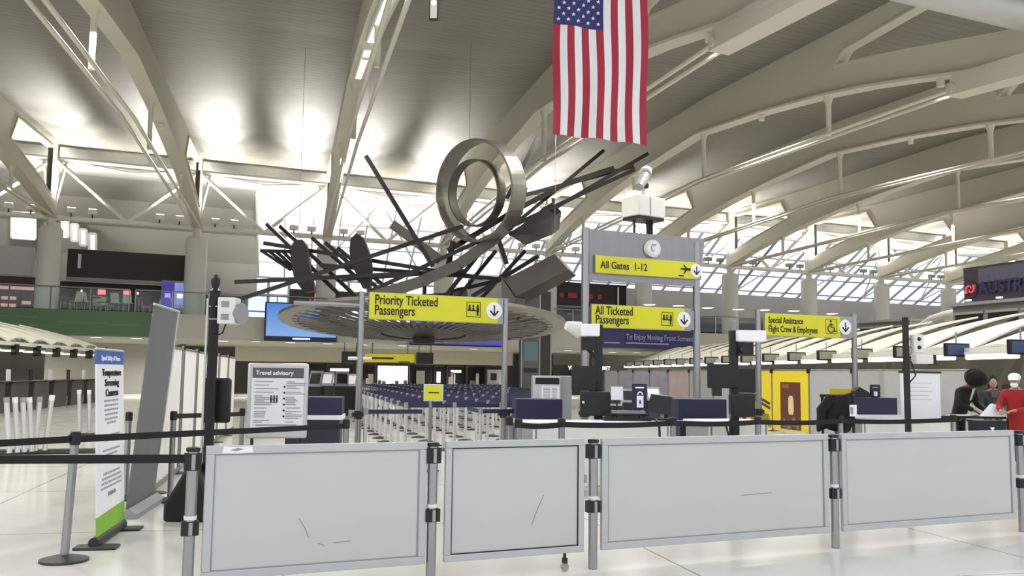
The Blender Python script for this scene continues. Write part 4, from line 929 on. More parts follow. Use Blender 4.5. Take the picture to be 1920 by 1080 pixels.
# yellow square sign on a stanchion
a = at(794, 752, 14.0); b = at(831, 752, 14.0); w = b.x - a.x; zt = at(794, 720, 14).z
t = thing('post_sign', 'small square yellow notice on a post in front of the queue maze', 'sign', (a.x + w * .35, a.y, 0), .0)
MB().box(-w * .35, w * .65, -.02, .0, a.z, zt).build('frame', m_alu, t, bevel=.005); MB().box(-w * .35 + .02, w * .65 - .02, -.024, -.02, a.z + .02, zt - .02).build('sign_face', m_yel, t)
k = MB(); zc = (a.z + zt) / 2; k.box(-.03, .13, -.027, -.024, zc - .01, zc + .01); k.build('lettering', m_ink, t)
MB().tube([(0, .02, 0), (0, .02, zt - .05)], .025, 8).build('post', m_chrome, t); MB().lathe([(.15, 0), (.15, .015), (.03, .03)], (0, .02, 0), 14).build('base', m_base, t)

# ================================================================== mezzanine front and what stands on it
def fpt(px, py, t=1.55): return on(px, py, hall(0, t), RW)
def fbox(t, name, m, px0, px1, z0, z1, tt=1.55, th=.08, smooth=False):
    a, b = fpt(px0, 600, tt), fpt(px1, 600, tt); a.z = b.z = z0; u = V((0, 0, z1 - z0))
    return MB().prism([a, b, b + u, a + u], -AX * th).build(name, m, t, smooth=smooth, world=t is not None)
def fthing(name, label, cat, px, z, tt=1.55, group=None):
    p = fpt(px, 600, tt); p.z = z; return thing(name, label, cat, p, RWA, group)
t = fthing('fascia_board', 'long dark green board along the balcony front', 'board', 140, 3.0)
fbox(t, 'board', mat('fascia_green', '#3d5a34', .45, var=.08, scale=.6), -120, 284, 2.98, 4.12)
k = MB()
for px0, px1, z in ((0, 70, 3.75), (110, 205, 3.55), (10, 90, 3.35), (210, 262, 3.5)):
    a, b = fpt(px0, 600), fpt(px1, 600); k.bar(V((a.x, a.y, z)) - AX * .085, V((b.x, b.y, z)) - AX * .085, .01, .04)
k.build('streak', mat('fascia_streak', '#4d6a42', .4), t, world=True)
t = fthing('ceiling_banner', 'navy banner lettered in pale print along the balcony front under the All Ticketed sign', 'banner', 1215, 3.0)
a = fpt(1122, 600); b = fpt(1308, 600); w = (b - a).length
fbox(t, 'board', mat('banner_navy', '#1f1d52', .5), 1122, 1308, 3.05, 4.15, 1.62)
L0 = (a - fpt(1215, 600)).dot(RW)
text('lettering', 'To Enjoy Moving Front Someone', mat('banner_print', '#8f8fc4', .5), t, (L0 + w * .25, -.2, .55), .46, .80, 'LEFT', .015)
k = MB(); k.box(L0 + w * .25, L0 + w * .68, -.2, -.17, .3, .38); k.box(L0 + w * .04, L0 + w * .19, -.2, -.17, .3, .37); k.build('print_line', MATS['banner_print'], t)
# railings
m_rail = D.materials.new('rail_glass'); m_rail.use_nodes = True; nt = m_rail.node_tree; nt.nodes.clear()
o_ = nt.nodes.new('ShaderNodeOutputMaterial'); mx = nt.nodes.new('ShaderNodeMixShader'); tb = nt.nodes.new('ShaderNodeBsdfTransparent'); gb = nt.nodes.new('ShaderNodeBsdfGlossy')
tb.inputs[0].default_value = (.9, .95, .93, 1); gb.inputs[1].default_value = .08; mx.inputs[0].default_value = .03
nt.links.new(tb.outputs[0], mx.inputs[1]); nt.links.new(gb.outputs[0], mx.inputs[2]); nt.links.new(mx.outputs[0], o_.inputs[0])
for ia, ib, lb in ((-3, .6, 'glass balcony railing above the long green board'), (.6, 3.4, 'glass balcony railing above the beige balcony front beside the blue screen'), (3.4, 7, 'glass balcony railing above the navy banner'), (7, 11, 'glass balcony railing behind the white canopies, past the navy banner')):
    p = hall((ia + ib) / 2, 1.35, 4.1); t = thing('balcony_railing', lb, 'railing', p, RWA, 'glass railings along the balcony')
    A, B = hall(ia + .02, 1.35, 4.1), hall(ib - .02, 1.35, 4.1); h = V((0, 0, 1.0))
    MB().tube([A + h * 1.06, B + h * 1.06], .035, 8).build('hand_rail', m_chrome, t, world=True)
    MB().prism([A + h * .08, B + h * .08, B + h, A + h], AX * .012).build('glass', m_rail, t, smooth=False, world=True)
    n = int((ib - ia) * 4)
    for q in range(n + 1): p = A.lerp(B, q / n); MB().bar(p, p + h * 1.05, .05, .05).build('post', m_chrome, t, world=True)
# dark store fronts on the mezzanine
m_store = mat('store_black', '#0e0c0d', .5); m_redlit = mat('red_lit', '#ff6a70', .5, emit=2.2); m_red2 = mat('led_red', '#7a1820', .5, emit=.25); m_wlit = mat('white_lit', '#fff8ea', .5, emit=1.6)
t = fthing('store_front', 'long black shop front with two small red lit signs on the mezzanine, between the columns', 'shop front', 240, 4.1, -2.6)
fbox(t, 'fascia', m_store, 122, 352, 5.95, 7.35, -2.6, .25); fbox(t, 'trim_strip', m_grey, 122, 352, 5.80, 5.95, -2.6, .3); fbox(t, 'front_wall', m_store, 100, 352, 4.1, 5.80, -3.4, .2)
fbox(t, 'light_bar', m_white, 140, 146, 6.4, 7.1, -2.3, .06)
for px in (188, 236): fbox(t, 'lit_sign', m_redlit, px - 7, px + 7, 5.2, 5.45, -3.1, .06)
for px in (150, 256): fbox(t, 'wall_lamp', m_wlit, px - 1.5, px + 1.5, 5.28, 5.4, -3.1, .05)
t = fthing('store_front', 'maroon shop front with pink lit shelves on the mezzanine behind the outermost column', 'shop front', 20, 4.1, -3)
fbox(t, 'front_wall', mat('store_maroon', '#4a2428', .5), -120, 64, 4.1, 5.9, -3.2, .2); fbox(t, 'fascia', m_bulk, -120, 58, 5.9, 7.3, -2.6, .3)
for z, px0, px1 in ((5.25, -60, 60), (4.75, 0, 28), (4.4, 0, 28), (4.55, 36, 56)): fbox(t, 'lit_shelf', mat('pink_lit', '#e8b4b4', .5, emit=.5), px0, px1, z, z + .16, -2.95, .06)
t = fthing('departure_board', 'black departure board with dim red letters, hung over the tower side of the portal', 'board', 1100, 5.0, -1.2)
fbox(t, 'board', m_store, 1034, 1172, 5.6, 7.0, -1.2, .2); fbox(t, 'lower_board', m_store, 1034, 1100, 4.75, 5.45, -1.2, .2); fbox(t, 'trim_strip', m_grey, 1034, 1172, 5.48, 5.58, -1.2, .22); fbox(t, 'light_bar', m_white, 1157, 1160, 5.75, 6.85, -.95, .06)
for q, px in enumerate((1048, 1064, 1072, 1088, 1104, 1120)): fbox(t, 'led_letter', m_red2, px, px + 8, 6.05, 6.35, -.95, .03)
t = fthing('store_front', 'dark brown shop bulkhead with a red light tube above the big blue screen', 'shop front', 620, 4.1, -1)
fbox(t, 'fascia', mat('store_brown', '#39342f', .5), 541, 700, 4.75, 5.75, -1.0, .3); fbox(t, 'second_fascia', m_store, 812, 864, 5.2, 5.75, -1.0, .3); fbox(t, 'light_tube', m_redlit, 588.5, 593, 4.95, 5.55, -.6, .05)
# dining furniture along the balcony
def cafe_table(px, k_, lb):
    p = fpt(px, 600, -.1); p.z = 4.1; t = thing('cafe_table', lb, 'table', p, RWA, 'cafe tables on the balcony')
    MB().tube([(0, 0, .71), (0, 0, .75)], .4, 20).build('table_top', m_dark, t); MB().tube([(0, 0, .02), (0, 0, .72)], .05, 8).build('stem', m_black, t); MB().tube([(0, 0, 0), (0, 0, .03)], .25, 16).build('foot', m_black, t)
for q, px in enumerate((-4, 36, 128, 170, 214, 262)): cafe_table(px, q, 'dark round cafe table on the balcony, %s from the outer end' % ORD[q + 1])
m_chair = mat('chair_white', '#b9bab6', .5)
for q, px in enumerate((121, 127, 140, 146, 168, 178, 192, 200, 218, 226, 238, 270, 280, 300, 330)):
    p = fpt(px, 600, .95 - 2.2 * (q % 2)); p.z = 4.1; t = thing('cafe_chair', 'pale cafe chair on the balcony, %s from the outer end' % ORD[q + 1], 'chair', p, RWA + q * 1.9, 'cafe chairs on the balcony')
    MB().box(-.21, .21, -.21, .21, .43, .46).build('seat', m_chair if q % 3 else m_dark, t); k = MB(); k.prism([(-.2, .19, .46), (.2, .19, .46), (.19, .28, .88), (-.19, .28, .88)], (0, .02, 0)); k.build('backrest', m_chair if q % 3 else m_dark, t)
    for sx in (-.18, .18):
        for sy in (-.18, .18): MB().tube([(sx, sy, .43), (sx * 1.15, sy * 1.15, 0)], .015, 5).build('leg', m_grey, t)
for q, (px0, px1) in enumerate(((302, 322), (325, 345))):
    t = fthing('digital_screen', ('violet lit', 'pale blue lit')[q] + ' upright screen on the balcony beside the black shop front', 'screen', px0, 4.1, -.6)
    fbox(t, 'case', m_grey, px0 - 1.5, px1 + 1.5, 4.1, 5.85, -.6, .12); fbox(t, 'display', mat('screen_violet' if q == 0 else 'screen_pale', '#3a2f9a' if q == 0 else '#7f86c8', .4, emit=.9, var=.5, scale=3), px0, px1, 4.5, 5.75, -.45, .04)
    fbox(t, 'bright_line', m_wlit if q else mat('violet_lit', '#8a7cff', .4, emit=2), px0 + 5, px1 - 5, 5.0, 5.2, -.4, .03)
# big blue screens hung on the balcony front
def screen_mat(n, c0, c1, z0, z1):
    m = D.materials.new(n); m.use_nodes = True; nt = m.node_tree; b = nt.nodes['Principled BSDF']; tc = nt.nodes.new('ShaderNodeTexCoord'); sx = nt.nodes.new('ShaderNodeSeparateXYZ'); mr = nt.nodes.new('ShaderNodeMapRange'); mr.inputs[1].default_value = z0; mr.inputs[2].default_value = z1
    mx = nt.nodes.new('ShaderNodeMix'); mx.data_type = 'RGBA'; mx.inputs[6].default_value = lin(c1); mx.inputs[7].default_value = lin(c0); L = nt.links.new
    L(tc.outputs['Object'], sx.inputs[0]); L(sx.outputs[2], mr.inputs[0]); L(mr.outputs[0], mx.inputs[0]); b.inputs['Base Color'].default_value = (.01, .01, .02, 1); L(mx.outputs[2], b.inputs['Emission Color']); b.inputs['Emission Strength'].default_value = 1.0; b.inputs['Roughness'].default_value = .3; return m
a = fpt(497, 600, 2.2); b = fpt(633, 600, 2.2); w = (b - a).length; zl = on(497, 638, hall(0, 2.2), RW).z; zh = on(497, 567, hall(0, 2.2), RW).z
t = thing('video_screen', 'large lit screen showing plain blue sky, hung on the balcony front', 'screen', (a.x, a.y, zl), RWA)
MB().box(0, w, 0, .18, -.02, zh - zl + .04).build('case', m_navy, t, bevel=.02); MB().box(.06, w - .06, -.012, 0, .22, zh - zl - .02).build('display', screen_mat('sky_screen', '#4c86dd', '#8db6f0', .2, 1.8), t)
MB().box(w * .38, w * .62, -.012, 0, .08, .15).build('lettering', m_wlit, t)
for x in (.4, w - .4): MB().box(x - .06, x + .06, .18, .45, .6, 1.0).build('wall_mount', m_dark, t)
a = fpt(770, 600, 2.2); b = fpt(945, 600, 2.2); w = (b - a).length; zl = on(770, 646, hall(0, 2.2), RW).z; zh = on(770, 598, hall(0, 2.2), RW).z
t = thing('video_screen', 'violet blue lit screen seen through the slats of the sculpture dish', 'screen', (a.x, a.y, zl), RWA)
MB().box(0, w, 0, .18, -.02, zh - zl + .04).build('case', m_dark, t, bevel=.02); MB().box(.06, w - .06, -.012, 0, .06, zh - zl - .02).build('display', screen_mat('violet_screen', '#6d74e0', '#3f44b8', .1, 1.3), t)
for x in (.4, w - .4): MB().box(x - .06, x + .06, .18, .45, .4, .8).build('wall_mount', m_dark, t)
# soffit downlights
def down(px, py, z, lb, r=.26, e=45):
    p = gnd(px, py, z); t = thing('ceiling_downlight', lb, 'light', p, 0, 'round soffit downlights')
    k = MB(); k.lathe([(r, 0), (r + .05, -.02), (r + .05, .01), (r, .012)], n=18); k.build('trim_ring', m_white, t); MB().tube([(0, 0, -.012), (0, 0, .005)], r, 18).build('lens', m_lamp, t)
    l = D.lights.new('downlight_beam', 'SPOT'); l.energy = e; l.spot_size = R(140); l.spot_blend = .6; l.shadow_soft_size = .2; l.color = (1, .95, .86); o = D.objects.new('downlight_beam', l); COL.objects.link(o); o.location = p - V((0, 0, .1))
for q, (px, py) in enumerate(((180, 632), (256, 634), (320, 636), (418, 639), (480, 640), (545, 642), (614, 644), (680, 646), (755, 648), (888, 654), (1065, 657), (1104, 659), (1148, 660), (1194, 661), (1238, 662))):
    down(px, py, 2.93, 'lit round downlight under the balcony, %s counting from the green board' % ORD[q + 1])
for q, (px, py) in enumerate(((1218, 571), (1272, 573), (1327, 577), (1384, 580), (1433, 581), (1488, 583), (1560, 588))):
    down(px, py, 5.27, 'lit round downlight under the grey upper wall, %s counting from the portal' % ORD[q + 1], .3, 60)

# ================================================================== tower
a = at(973, 700, 40); b = at(1034, 700, 40); w = b.x - a.x; zt = at(973, 546, 40).z
t = thing('lift_tower', 'dark square tower with pale edge strips and a teal panel beyond the priority sign', 'tower', (a.x, a.y, 0), .0)
MB().box(0, w, 0, w, 0, zt).build('shaft', mat('tower_dark', '#2d2a28', .35, .2), t); MB().box(.13, .88, -.02, 0, .1, zt - .1).build('glass_panel', mat('tower_glass', '#55534e', .15, .3, var=.3, scale=.8), t)
for x in (.08, .88, w - .06): MB().box(x, x + .05, -.05, .0, 0, zt).build('edge_strip', m_grey, t)
MB().box(.2, .82, -.035, -.02, 2.05, 2.9).build('teal_panel', mat('teal_panel', '#4f6a6e', .3), t); MB().box(.2, .82, -.035, -.02, 1.55, 1.75).build('call_panel', m_black, t)

# ================================================================== rear shops under the balcony
def rpt(px, t=-15.2): return on(px, 690, hall(0, t), RW)
def rbox(t, name, m, px0, px1, z0, z1, tt=-15.2, th=.15):
    a, b = rpt(px0, tt), rpt(px1, tt); a.z = b.z = z0; u = V((0, 0, z1 - z0)); return MB().prism([a, b, b + u, a + u], -AX * th).build(name, m, t, smooth=False, world=t is not None)
m_band = mat('rear_band', '#c2bdac', .6)
struct(rbox(None, 'wall_rear_band', m_band, 440, 960, 2.05, 2.95, -12, .2)); struct(rbox(None, 'wall_rear_grey', mat('rear_grey', '#77736c', .6), 1036, 1300, .0, 2.95, -12, .2))
struct(rbox(None, 'wall_rear_pale', mat('rear_pale', '#9d9b94', .6), 60, 330, .0, 2.95, -12, .2))
m_pale = mat('goods_pale', '#b8b2a8', .6, var=.4, scale=4); m_shopd = mat('shop_dark', '#221f1e', .6, var=.4, scale=3); m_goods = mat('goods_mixed', '#6a5f55', .6, var=.6, scale=5)
SHOPS = [(570, 610, 'dark', 'between the navy podium and the priority sign post'), (610, 662, 'lit', 'just before the priority sign post'), (668, 704, 'dark', 'right behind the priority sign post'), (704, 766, 'bright', 'under the far yellow hanging sign'), (766, 812, 'round', 'below the black hanging monitor'), (812, 836, 'strip', 'past the black hanging monitor'),
         (836, 872, 'lit', 'midway between monitor and tower'), (872, 908, 'dark', 'two fronts before the tower'), (908, 945, 'kiosk', 'beside the far post of the priority sign')]
rr = random.Random(11)
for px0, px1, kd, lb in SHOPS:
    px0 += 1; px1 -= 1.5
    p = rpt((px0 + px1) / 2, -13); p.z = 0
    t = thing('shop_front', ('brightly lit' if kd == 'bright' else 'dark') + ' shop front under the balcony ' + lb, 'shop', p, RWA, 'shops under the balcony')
    rbox(t, 'back_wall', m_wlit if kd == 'bright' else m_shopd, px0, px1, 0, 2.05, -13.4, .1)  # the bright shop's inner light is put into a glowing back wall
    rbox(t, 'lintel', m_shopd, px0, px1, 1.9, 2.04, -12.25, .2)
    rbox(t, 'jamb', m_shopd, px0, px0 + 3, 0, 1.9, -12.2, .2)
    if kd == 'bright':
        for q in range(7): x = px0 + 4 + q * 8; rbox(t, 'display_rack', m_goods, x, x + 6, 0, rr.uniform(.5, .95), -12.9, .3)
    elif kd == 'round': rbox(t, 'lit_panel', m_band, px0 + 14, px1 - 14, .7, 1.6, -12.9, .1); rbox(t, 'display_rack', m_goods, px0 + 5, px1 - 4, 0, .7, -12.8, .3)
    elif kd == 'strip': rbox(t, 'lit_panel', m_wlit, px0 + 6, px0 + 13, .8, 1.55, -12.9, .1)
    elif kd == 'kiosk': rbox(t, 'kiosk_board', m_paper, px0 + 4, px1 - 2, .3, 1.75, -12.4, .2); rbox(t, 'kiosk_screen', m_dark, px0 + 11, px0 + 22, 1.0, 1.5, -12.1, .1); rbox(t, 'kiosk_shelf', m_grey, px0 + 8, px0 + 26, .35, .85, -12.1, .15)
    else:
        if kd == 'lit': rbox(t, 'light_strip', m_wlit, px0 + 8, px1 - 6, 1.5, 1.68, -12.9, .1); rbox(t, 'lit_panel', m_wlit, px0 + 8, px0 + 16, .7, 1.4, -12.9, .1)
        for q in range(4): x = rr.uniform(px0 + 3, px1 - 12); rbox(t, 'display_rack', m_pale if q % 2 else m_goods, x, min(x + rr.uniform(4, 10), px1 - 1), rr.uniform(0, .4), rr.uniform(.7, 1.6), -12.8 + q * .15, .12)
t = thing('shop_front', 'shop front with white lettered dark fascia behind the first camera pole', 'shop', V((rpt(1105, -11).x, rpt(1105, -11).y, 0)), RWA, 'shops under the balcony')
rbox(t, 'fascia', m_store, 1034, 1175, 1.75, 2.15, -11, .15); rbox(t, 'back_wall', m_shopd, 1036, 1170, 0, 1.75, -11.7, .1)
a = (rpt(1063, -11) - rpt(1105, -11)).dot(RW); text('lettering', "VICTORIA'S SECRET", m_wlit, t, (a, -.2, 1.82), .40, .98, 'LEFT', .02)
# far yellow hanging sign and black monitors
def hang(name, lb, cat, px0, px1, py0, py1, Y, m, gm=None):
    a = at(px0, py1, Y); b = at(px1, py1, Y); w = b.x - a.x; h = at(px0, py0, Y).z - a.z
    t = thing(name, lb, cat, a, .0); MB().box(0, w, 0, .15, 0, h).build('case', m, t, bevel=.01)
    for x in (w * .15, w * .85): MB().tube([(x, .08, h), (x, .08, max(h + .05, 2.95 - a.z))], .02, 6).build('hanger', m_dark, t)
    return t, w, h
t, w, h = hang('hanging_sign', 'long yellow hanging sign with one line of dark print under the balcony', 'sign', 683, 778, 662, 681, 46, m_dark)
MB().box(0.02, w - .02, -.02, 0, .05, h - .02).build('sign_face', m_yel, t); k = MB(); k.box(w * .14, w * .58, -.03, -.02, h * .42, h * .6); k.box(w * .68, w * .9, -.03, -.02, h * .12, h * .22); k.box(w * .06, w * .1, -.03, -.02, h * .5, h * .7); k.build('lettering', m_ink, t)
for q in (.42, .86): MB().box(w * q - .15, w * q + .15, .15, .3, h - .1, h).build('sign_lamp', m_wlit, t)
t, w, h = hang('hanging_monitor', 'black monitor hanging beside the far yellow sign', 'monitor', 780, 812, 661, 682, 46, m_store); MB().box(.04, w - .04, -.012, 0, .04, h - .04).build('display', m_black, t)
t, w, h = hang('hanging_monitor', 'black monitor hanging between the blue screen and the priority sign post', 'monitor', 640, 672, 659, 680, 46, m_store); MB().box(.04, w - .04, -.012, 0, .04, h - .04).build('display', m_black, t)
# self service kiosks beyond the podiums
for q, (px, Y, hgt) in enumerate(((590, 30, 1.5), (612, 34, 1.45), (640, 31, 1.5), (658, 36, 1.4), (1180, 26, 1.1), (1225, 27, 1.15), (1152, 25, 1.0))):
    p = at(px, 760, Y); p.z = 0; t = thing('check_in_kiosk', 'dark self service kiosk with pale screen hood, %s counting from the notice sign' % ORD[q + 1], 'kiosk', p, .2 * (q % 3 - 1), 'self service kiosks')
    MB().box(-.24, .24, -.15, .2, 0, hgt * .66).build('body', m_dark, t, bevel=.02); k = MB(); k.prism([(-.22, -.12, hgt * .66), (.22, -.12, hgt * .66), (.22, .1, hgt), (-.22, .1, hgt)], (0, .1, 0)); k.build('screen_hood', m_grey, t)
    MB().add([(-.17, -.095, hgt * .72), (.17, -.095, hgt * .72), (.17, .055, hgt * .95), (-.17, .055, hgt * .95)], [(0, 1, 2, 3)]).build('screen', m_paper if q % 2 else m_black, t)
# ================================================================== check-in rows: counters, white sail canopies, hanging monitors
m_sail = mat('sail_white', '#d6d3c4', .55, var=.04, scale=1)
def sail(name_lb, p, d, out, L, D0, z0, z1, rise, grp):
    """one curved sail: p = front foot on plan, d = direction of the row away from us, out = towards the back"""
    t = thing('canopy_sail', name_lb, 'canopy', (p.x, p.y, z0), 0, grp)
    k = MB()
    def f(u, v):
        q = d * (L * (.985 * u)) + out * (D0 * v) + d * (-.9 * v * v)
        z = (z1 - z0) * (math.sin(v * PI * .5)) + rise * (1 - u) * v + .15 * math.sin(u * PI) * (1 - .3 * v)
        return (q.x, q.y, z)
    k.grid(f, 10, 10, thick=(0, 0, .05)); k.build('fabric', m_sail, t)
    k = MB(); k.tube([V(f(.5, v / 6)) - V((0, 0, .03)) for v in range(7)], .03, 6); k.build('rib', m_white, t)
    return t
def hang_mon(p, rz, lb, scr, grp, w=.62, h=.30, drop=.25):
    t = thing('hanging_monitor', lb, 'monitor', p, rz, grp)
    MB().box(-w / 2, w / 2, -.04, .06, 0, h).build('case', m_dark, t, bevel=.012); MB().box(-w / 2 + .04, w / 2 - .04, -.046, -.04, .04, h - .04).build('display', scr, t); MB().tube([(0, .02, h), (0, .02, h + drop)], .02, 6).build('bracket', m_grey, t)
m_scr = mat('monitor_grey', '#77786c', .35, emit=.25); m_scrn = mat('monitor_navy', '#2b3a66', .35, emit=.25)
# --- side with the yellow posters
RA, RB = V((10.2, 18, 0)), V((6.95, 56, 0)); rd = (RB - RA).normalized(); ro = V((rd.y, -rd.x, 0))
NS = 17; Ls = (RB - RA).length / NS
for q in range(-2, NS):
    p = RA + rd * (Ls * q); 
    if q < 0 and q < -1: continue
    sail('cream curved canopy sail over the check-in row past the portal, %s from our end' % ORD[q + 2], p + ro * .1, rd, ro, Ls, 2.6, 2.05, 2.62, .5, 'canopy sails over the check-in row past the portal')
    a, b = p + rd * .25, p + rd * (Ls - .25)
    t = thing('light_bar', 'white light tube under the canopy edge past the portal, %s from our end' % ORD[q + 2], 'light', (a.x, a.y, 1.93), math.atan2(rd.y, rd.x), 'light tubes of the check-in row')
    MB().box(0, (b - a).length, -.06, .06, 0, .11).build('tube', mat('tube_white', '#fffaf0', .4, emit=2.2), t, bevel=.03); MB().box(0, (b - a).length, -.07, .07, .11, .15).build('fitting', m_white, t)
    l = D.lights.new('tube_light', 'SPOT'); l.energy = 60; l.spot_size = R(160); l.spot_blend = .5; l.shadow_soft_size = .3; o = D.objects.new('tube_light', l); COL.objects.link(o); o.location = (a + b) / 2 + V((0, 0, 1.85)) - ro * .1
    hang_mon(p + V((0, 0, 2.0)) - ro * .08, RWA - PI / 2 + .35 if False else .25, ('navy' if q in (0,) else 'grey') + ' flight monitor hanging at the canopy edge past the portal, %s from our end' % ORD[q + 2], m_scrn if q in (0, 1) else m_scr, 'flight monitors of the check-in row')
k = MB(); k.bar(RA - rd * 5 + V((0, 0, 2.12)) + ro * .12, RB + V((0, 0, 2.12)) + ro * .12, .08, .14); struct(k.build('canopy_edge_beam', m_white, smooth=False))
w_ = MB(); w_.prism([RA - rd * 6 + ro * 2.8, RB + ro * 2.8, RB + ro * 2.8 + V((0, 0, 2.7)), RA - rd * 6 + ro * 2.8 + V((0, 0, 2.7))], ro * .2); struct(w_.build('wall_counter', mat('counter_wall', '#8e8c86', .5), smooth=False))
for q in range(0, 16):
    p = RA + rd * (Ls * q - 1.0) + ro * 1.0
    t = thing('check_in_counter', 'grey check-in counter behind the poster partitions, %s from our end' % ORD[q + 1], 'counter', p, math.atan2(rd.y, rd.x) , 'check-in counters past the portal')
    MB().box(0, Ls - .5, -.35, .35, 0, .98).build('body', m_grey, t); MB().box(-.03, Ls - .47, -.4, .4, .98, 1.03).build('worktop', m_dark, t); MB().box(.5, .9, .05, .12, 1.03, 1.4).build('monitor', m_black, t)
# poster partitions in front of the counters
PA = V((8.85, 17.5, 0)); pd = V((-2.35, 12.5, 0)).normalized(); m_pp = mat('partition_grey', '#a5a6a8', .5); m_lav = mat('poster_lavender', '#9a94a6', .5, var=.35, scale=1.6); m_rose = mat('poster_rose', '#b3a2a2', .5, var=.25, scale=2); m_brown = mat('poster_brown', '#5b2a20', .5, var=.2, scale=6); m_py = mat('poster_yellow', '#e0c922', .5, var=.03)
KIND = ['plain', 'plain', 'plain', 'yellow', 'green', 'plain', 'plain', 'rose', 'lavender', 'lavender', 'lavender', 'plain', 'plain']
WHICH = ['plain grey partition behind the people at the table', 'plain grey partition behind the white paper screen', 'plain grey partition behind the draped coat', 'partition with a yellow poster around a brown picture of a pale bottle', 'partition with a yellow and green striped poster beside the yellow poster', 'plain grey partition beyond the striped yellow poster',
         'plain grey partition behind the second camera pole', 'partition with a pale rose poster under the canopy', 'partition with a lavender poster, first past the rose one', 'partition with a lavender poster, second past the rose one', 'partition with a lavender poster, third past the rose one', 'plain grey partition, first past the lavender posters', 'plain grey partition, last past the lavender posters']
for q in range(0, 12):
    p = PA + pd * 2.05 * q; n = p + pd * 2.05; d = p - n; w = d.length
    t = thing('fabric_partition', WHICH[q], 'partition', n, math.atan2(d.y, d.x), 'partitions in front of the check-in row'); kd = KIND[q]
    MB().box(.04, w - .04, -.01, .01, .06, 1.66).build('fabric', {'rose': m_rose, 'lavender': m_lav, 'green': m_py, 'yellow': m_py}.get(kd, m_pp), t)
    if kd == 'yellow':
        MB().box(w * .24, w * .78, -.016, -.01, .1, 1.36).build('picture', m_brown, t); k = MB(); k.tube([(w * .53, -.02, .5), (w * .53, -.02, .62), (w * .53, -.02, .92), (w * .53, -.02, 1.0)], [.12, .15, .14, .08], 14); o = k.build('bottle_picture', mat('bottle_cream', '#d8c68a', .5), t); o.scale = (1, .05, 1); o.location.y = -.017
        text('lettering', 'SHAKE', mat('poster_print', '#a07050', .5), t, (w * .29, -.02, 1.2), .15, .9); k = MB()
        for x, z, r in ((.34, .25, .12), (.46, .2, .12), (.6, .3, .13), (.7, .2, .09)): k.tube([(w * x, -.019, z), (w * x, -.017, z)], r, 14)
        k.build('fruit_picture', mat('poster_nuts', '#8a6a54', .5, var=.3), t)
    if kd == 'green':
        k = MB()
        for z in (.7, .82): k.prism([(w * .3, -.014, z + .2), (w * .34, -.014, z + .26), (w * .95, -.014, z - .05), (w * .92, -.014, z - .12)], (0, .003, 0))
        k.build('stripe_print', mat('poster_darkgreen', '#3a3d22', .5), t); k = MB(); k.prism([(w * .3, -.014, .1), (w * .95, -.014, .1), (w * .9, -.014, .45), (w * .4, -.014, .5)], (0, .003, 0)); k.build('leaf_print', mat('poster_leaf', '#7d7a2a', .5, var=.4), t)
    if kd in ('lavender', 'rose'):
        k = MB(); k.grid(lambda u, v: (w * (.15 + .7 * u), -.014, .15 + .45 * v + .12 * math.sin(u * 7 + q) * v), 12, 3); k.build('hill_print', mat('poster_hill', '#5d5a70', .5, var=.3), t)
    MB().tube([(.03, 0, 1.68), (w - .03, 0, 1.68)], .018, 8).build('top_rail', m_tchrome, t); MB().tube([(0, 0, 0), (0, 0, 1.70)], .032, 10).build('pole', m_tchrome, t); MB().box(-.05, .05, -.05, .05, 1.6, 1.72).build('clip', m_black, t); MB().lathe([(.15, 0), (.15, .012), (.04, .025)], n=14).build('foot', m_base, t)
# roof blocks behind the canopies and the dark lit airline sign
def block(lb, a, b, z0, z1, dep, nwin):
    d = (b - a); w = d.length; t = thing('roof_duct', lb, 'duct', (a.x, a.y, z0), math.atan2(d.y, d.x)); h = z1 - z0
    MB().box(0, w, 0, dep, 0, h).build('casing', mat('duct_grey', '#86857d', .5), t); e = .12; k = MB()
    for q in range(nwin):
        x0, x1 = w * (q + .0) / nwin + e, w * (q + 1) / nwin - e
        MB().box(x0, x1, -.03, 0, h * .3, h * .72).build('opening', m_dark, t); MB().box(x0 - .06, x1 + .06, -.06, -.0, h * .22, h * .3).build('frame', mat('duct_trim', '#a3a196', .5), t); MB().box(x0 - .06, x1 + .06, -.06, -.0, h * .72, h * .8).build('frame', MATS['duct_trim'], t)
    MB().box(-.1, w + .1, -.25, dep, h, h + .1).build('top_ledge', m_grey, t)
    return t
a = at(1788, 632, 31); b = at(1990, 622, 27); block('grey duct box with two dark openings above the near end of the canopies', V((a.x, a.y, 0)), V((b.x, b.y, 0)), 2.95, 3.95, 1.6, 3)
a = at(1610, 626, 47); b = at(1706, 622, 44); block('grey duct box with dark openings halfway along the canopies', V((a.x, a.y, 0)), V((b.x, b.y, 0)), 3.3, 4.3, 1.6, 3)
k = MB(); pts = [at(1722, 622, 38), at(1728, 610, 37), at(1745, 598, 36), at(1770, 590, 34.5), at(1795, 585, 33)]
t = thing('bent_pipe', 'white bent pipe joining the two grey duct boxes', 'pipe', pts[0]); k.tube(pts, .13, 10); k.build('pipe', m_white, t, world=True)
k = MB(); k.prism([RA + ro * 3.1 - rd * 8, RB + ro * 3.1, RB + ro * 3.1 + V((0, 0, 3.0)), RA + ro * 3.1 - rd * 8 + V((0, 0, 3.0))], ro * 5); struct(k.build('wall_back_office', mat('office_grey', '#8b8a84', .6), smooth=False))
a = at(1808, 560, 35); b = at(1985, 528, 31); w = V((b.x - a.x, b.y - a.y, 0)); zl, zh = a.z, at(1815, 520, 35).z
t = thing('airline_sign', 'dark violet illuminated sign with a red swirl above the grey duct box', 'sign', a, math.atan2(w.y, w.x)); w = w.length; h = zh - zl + .35
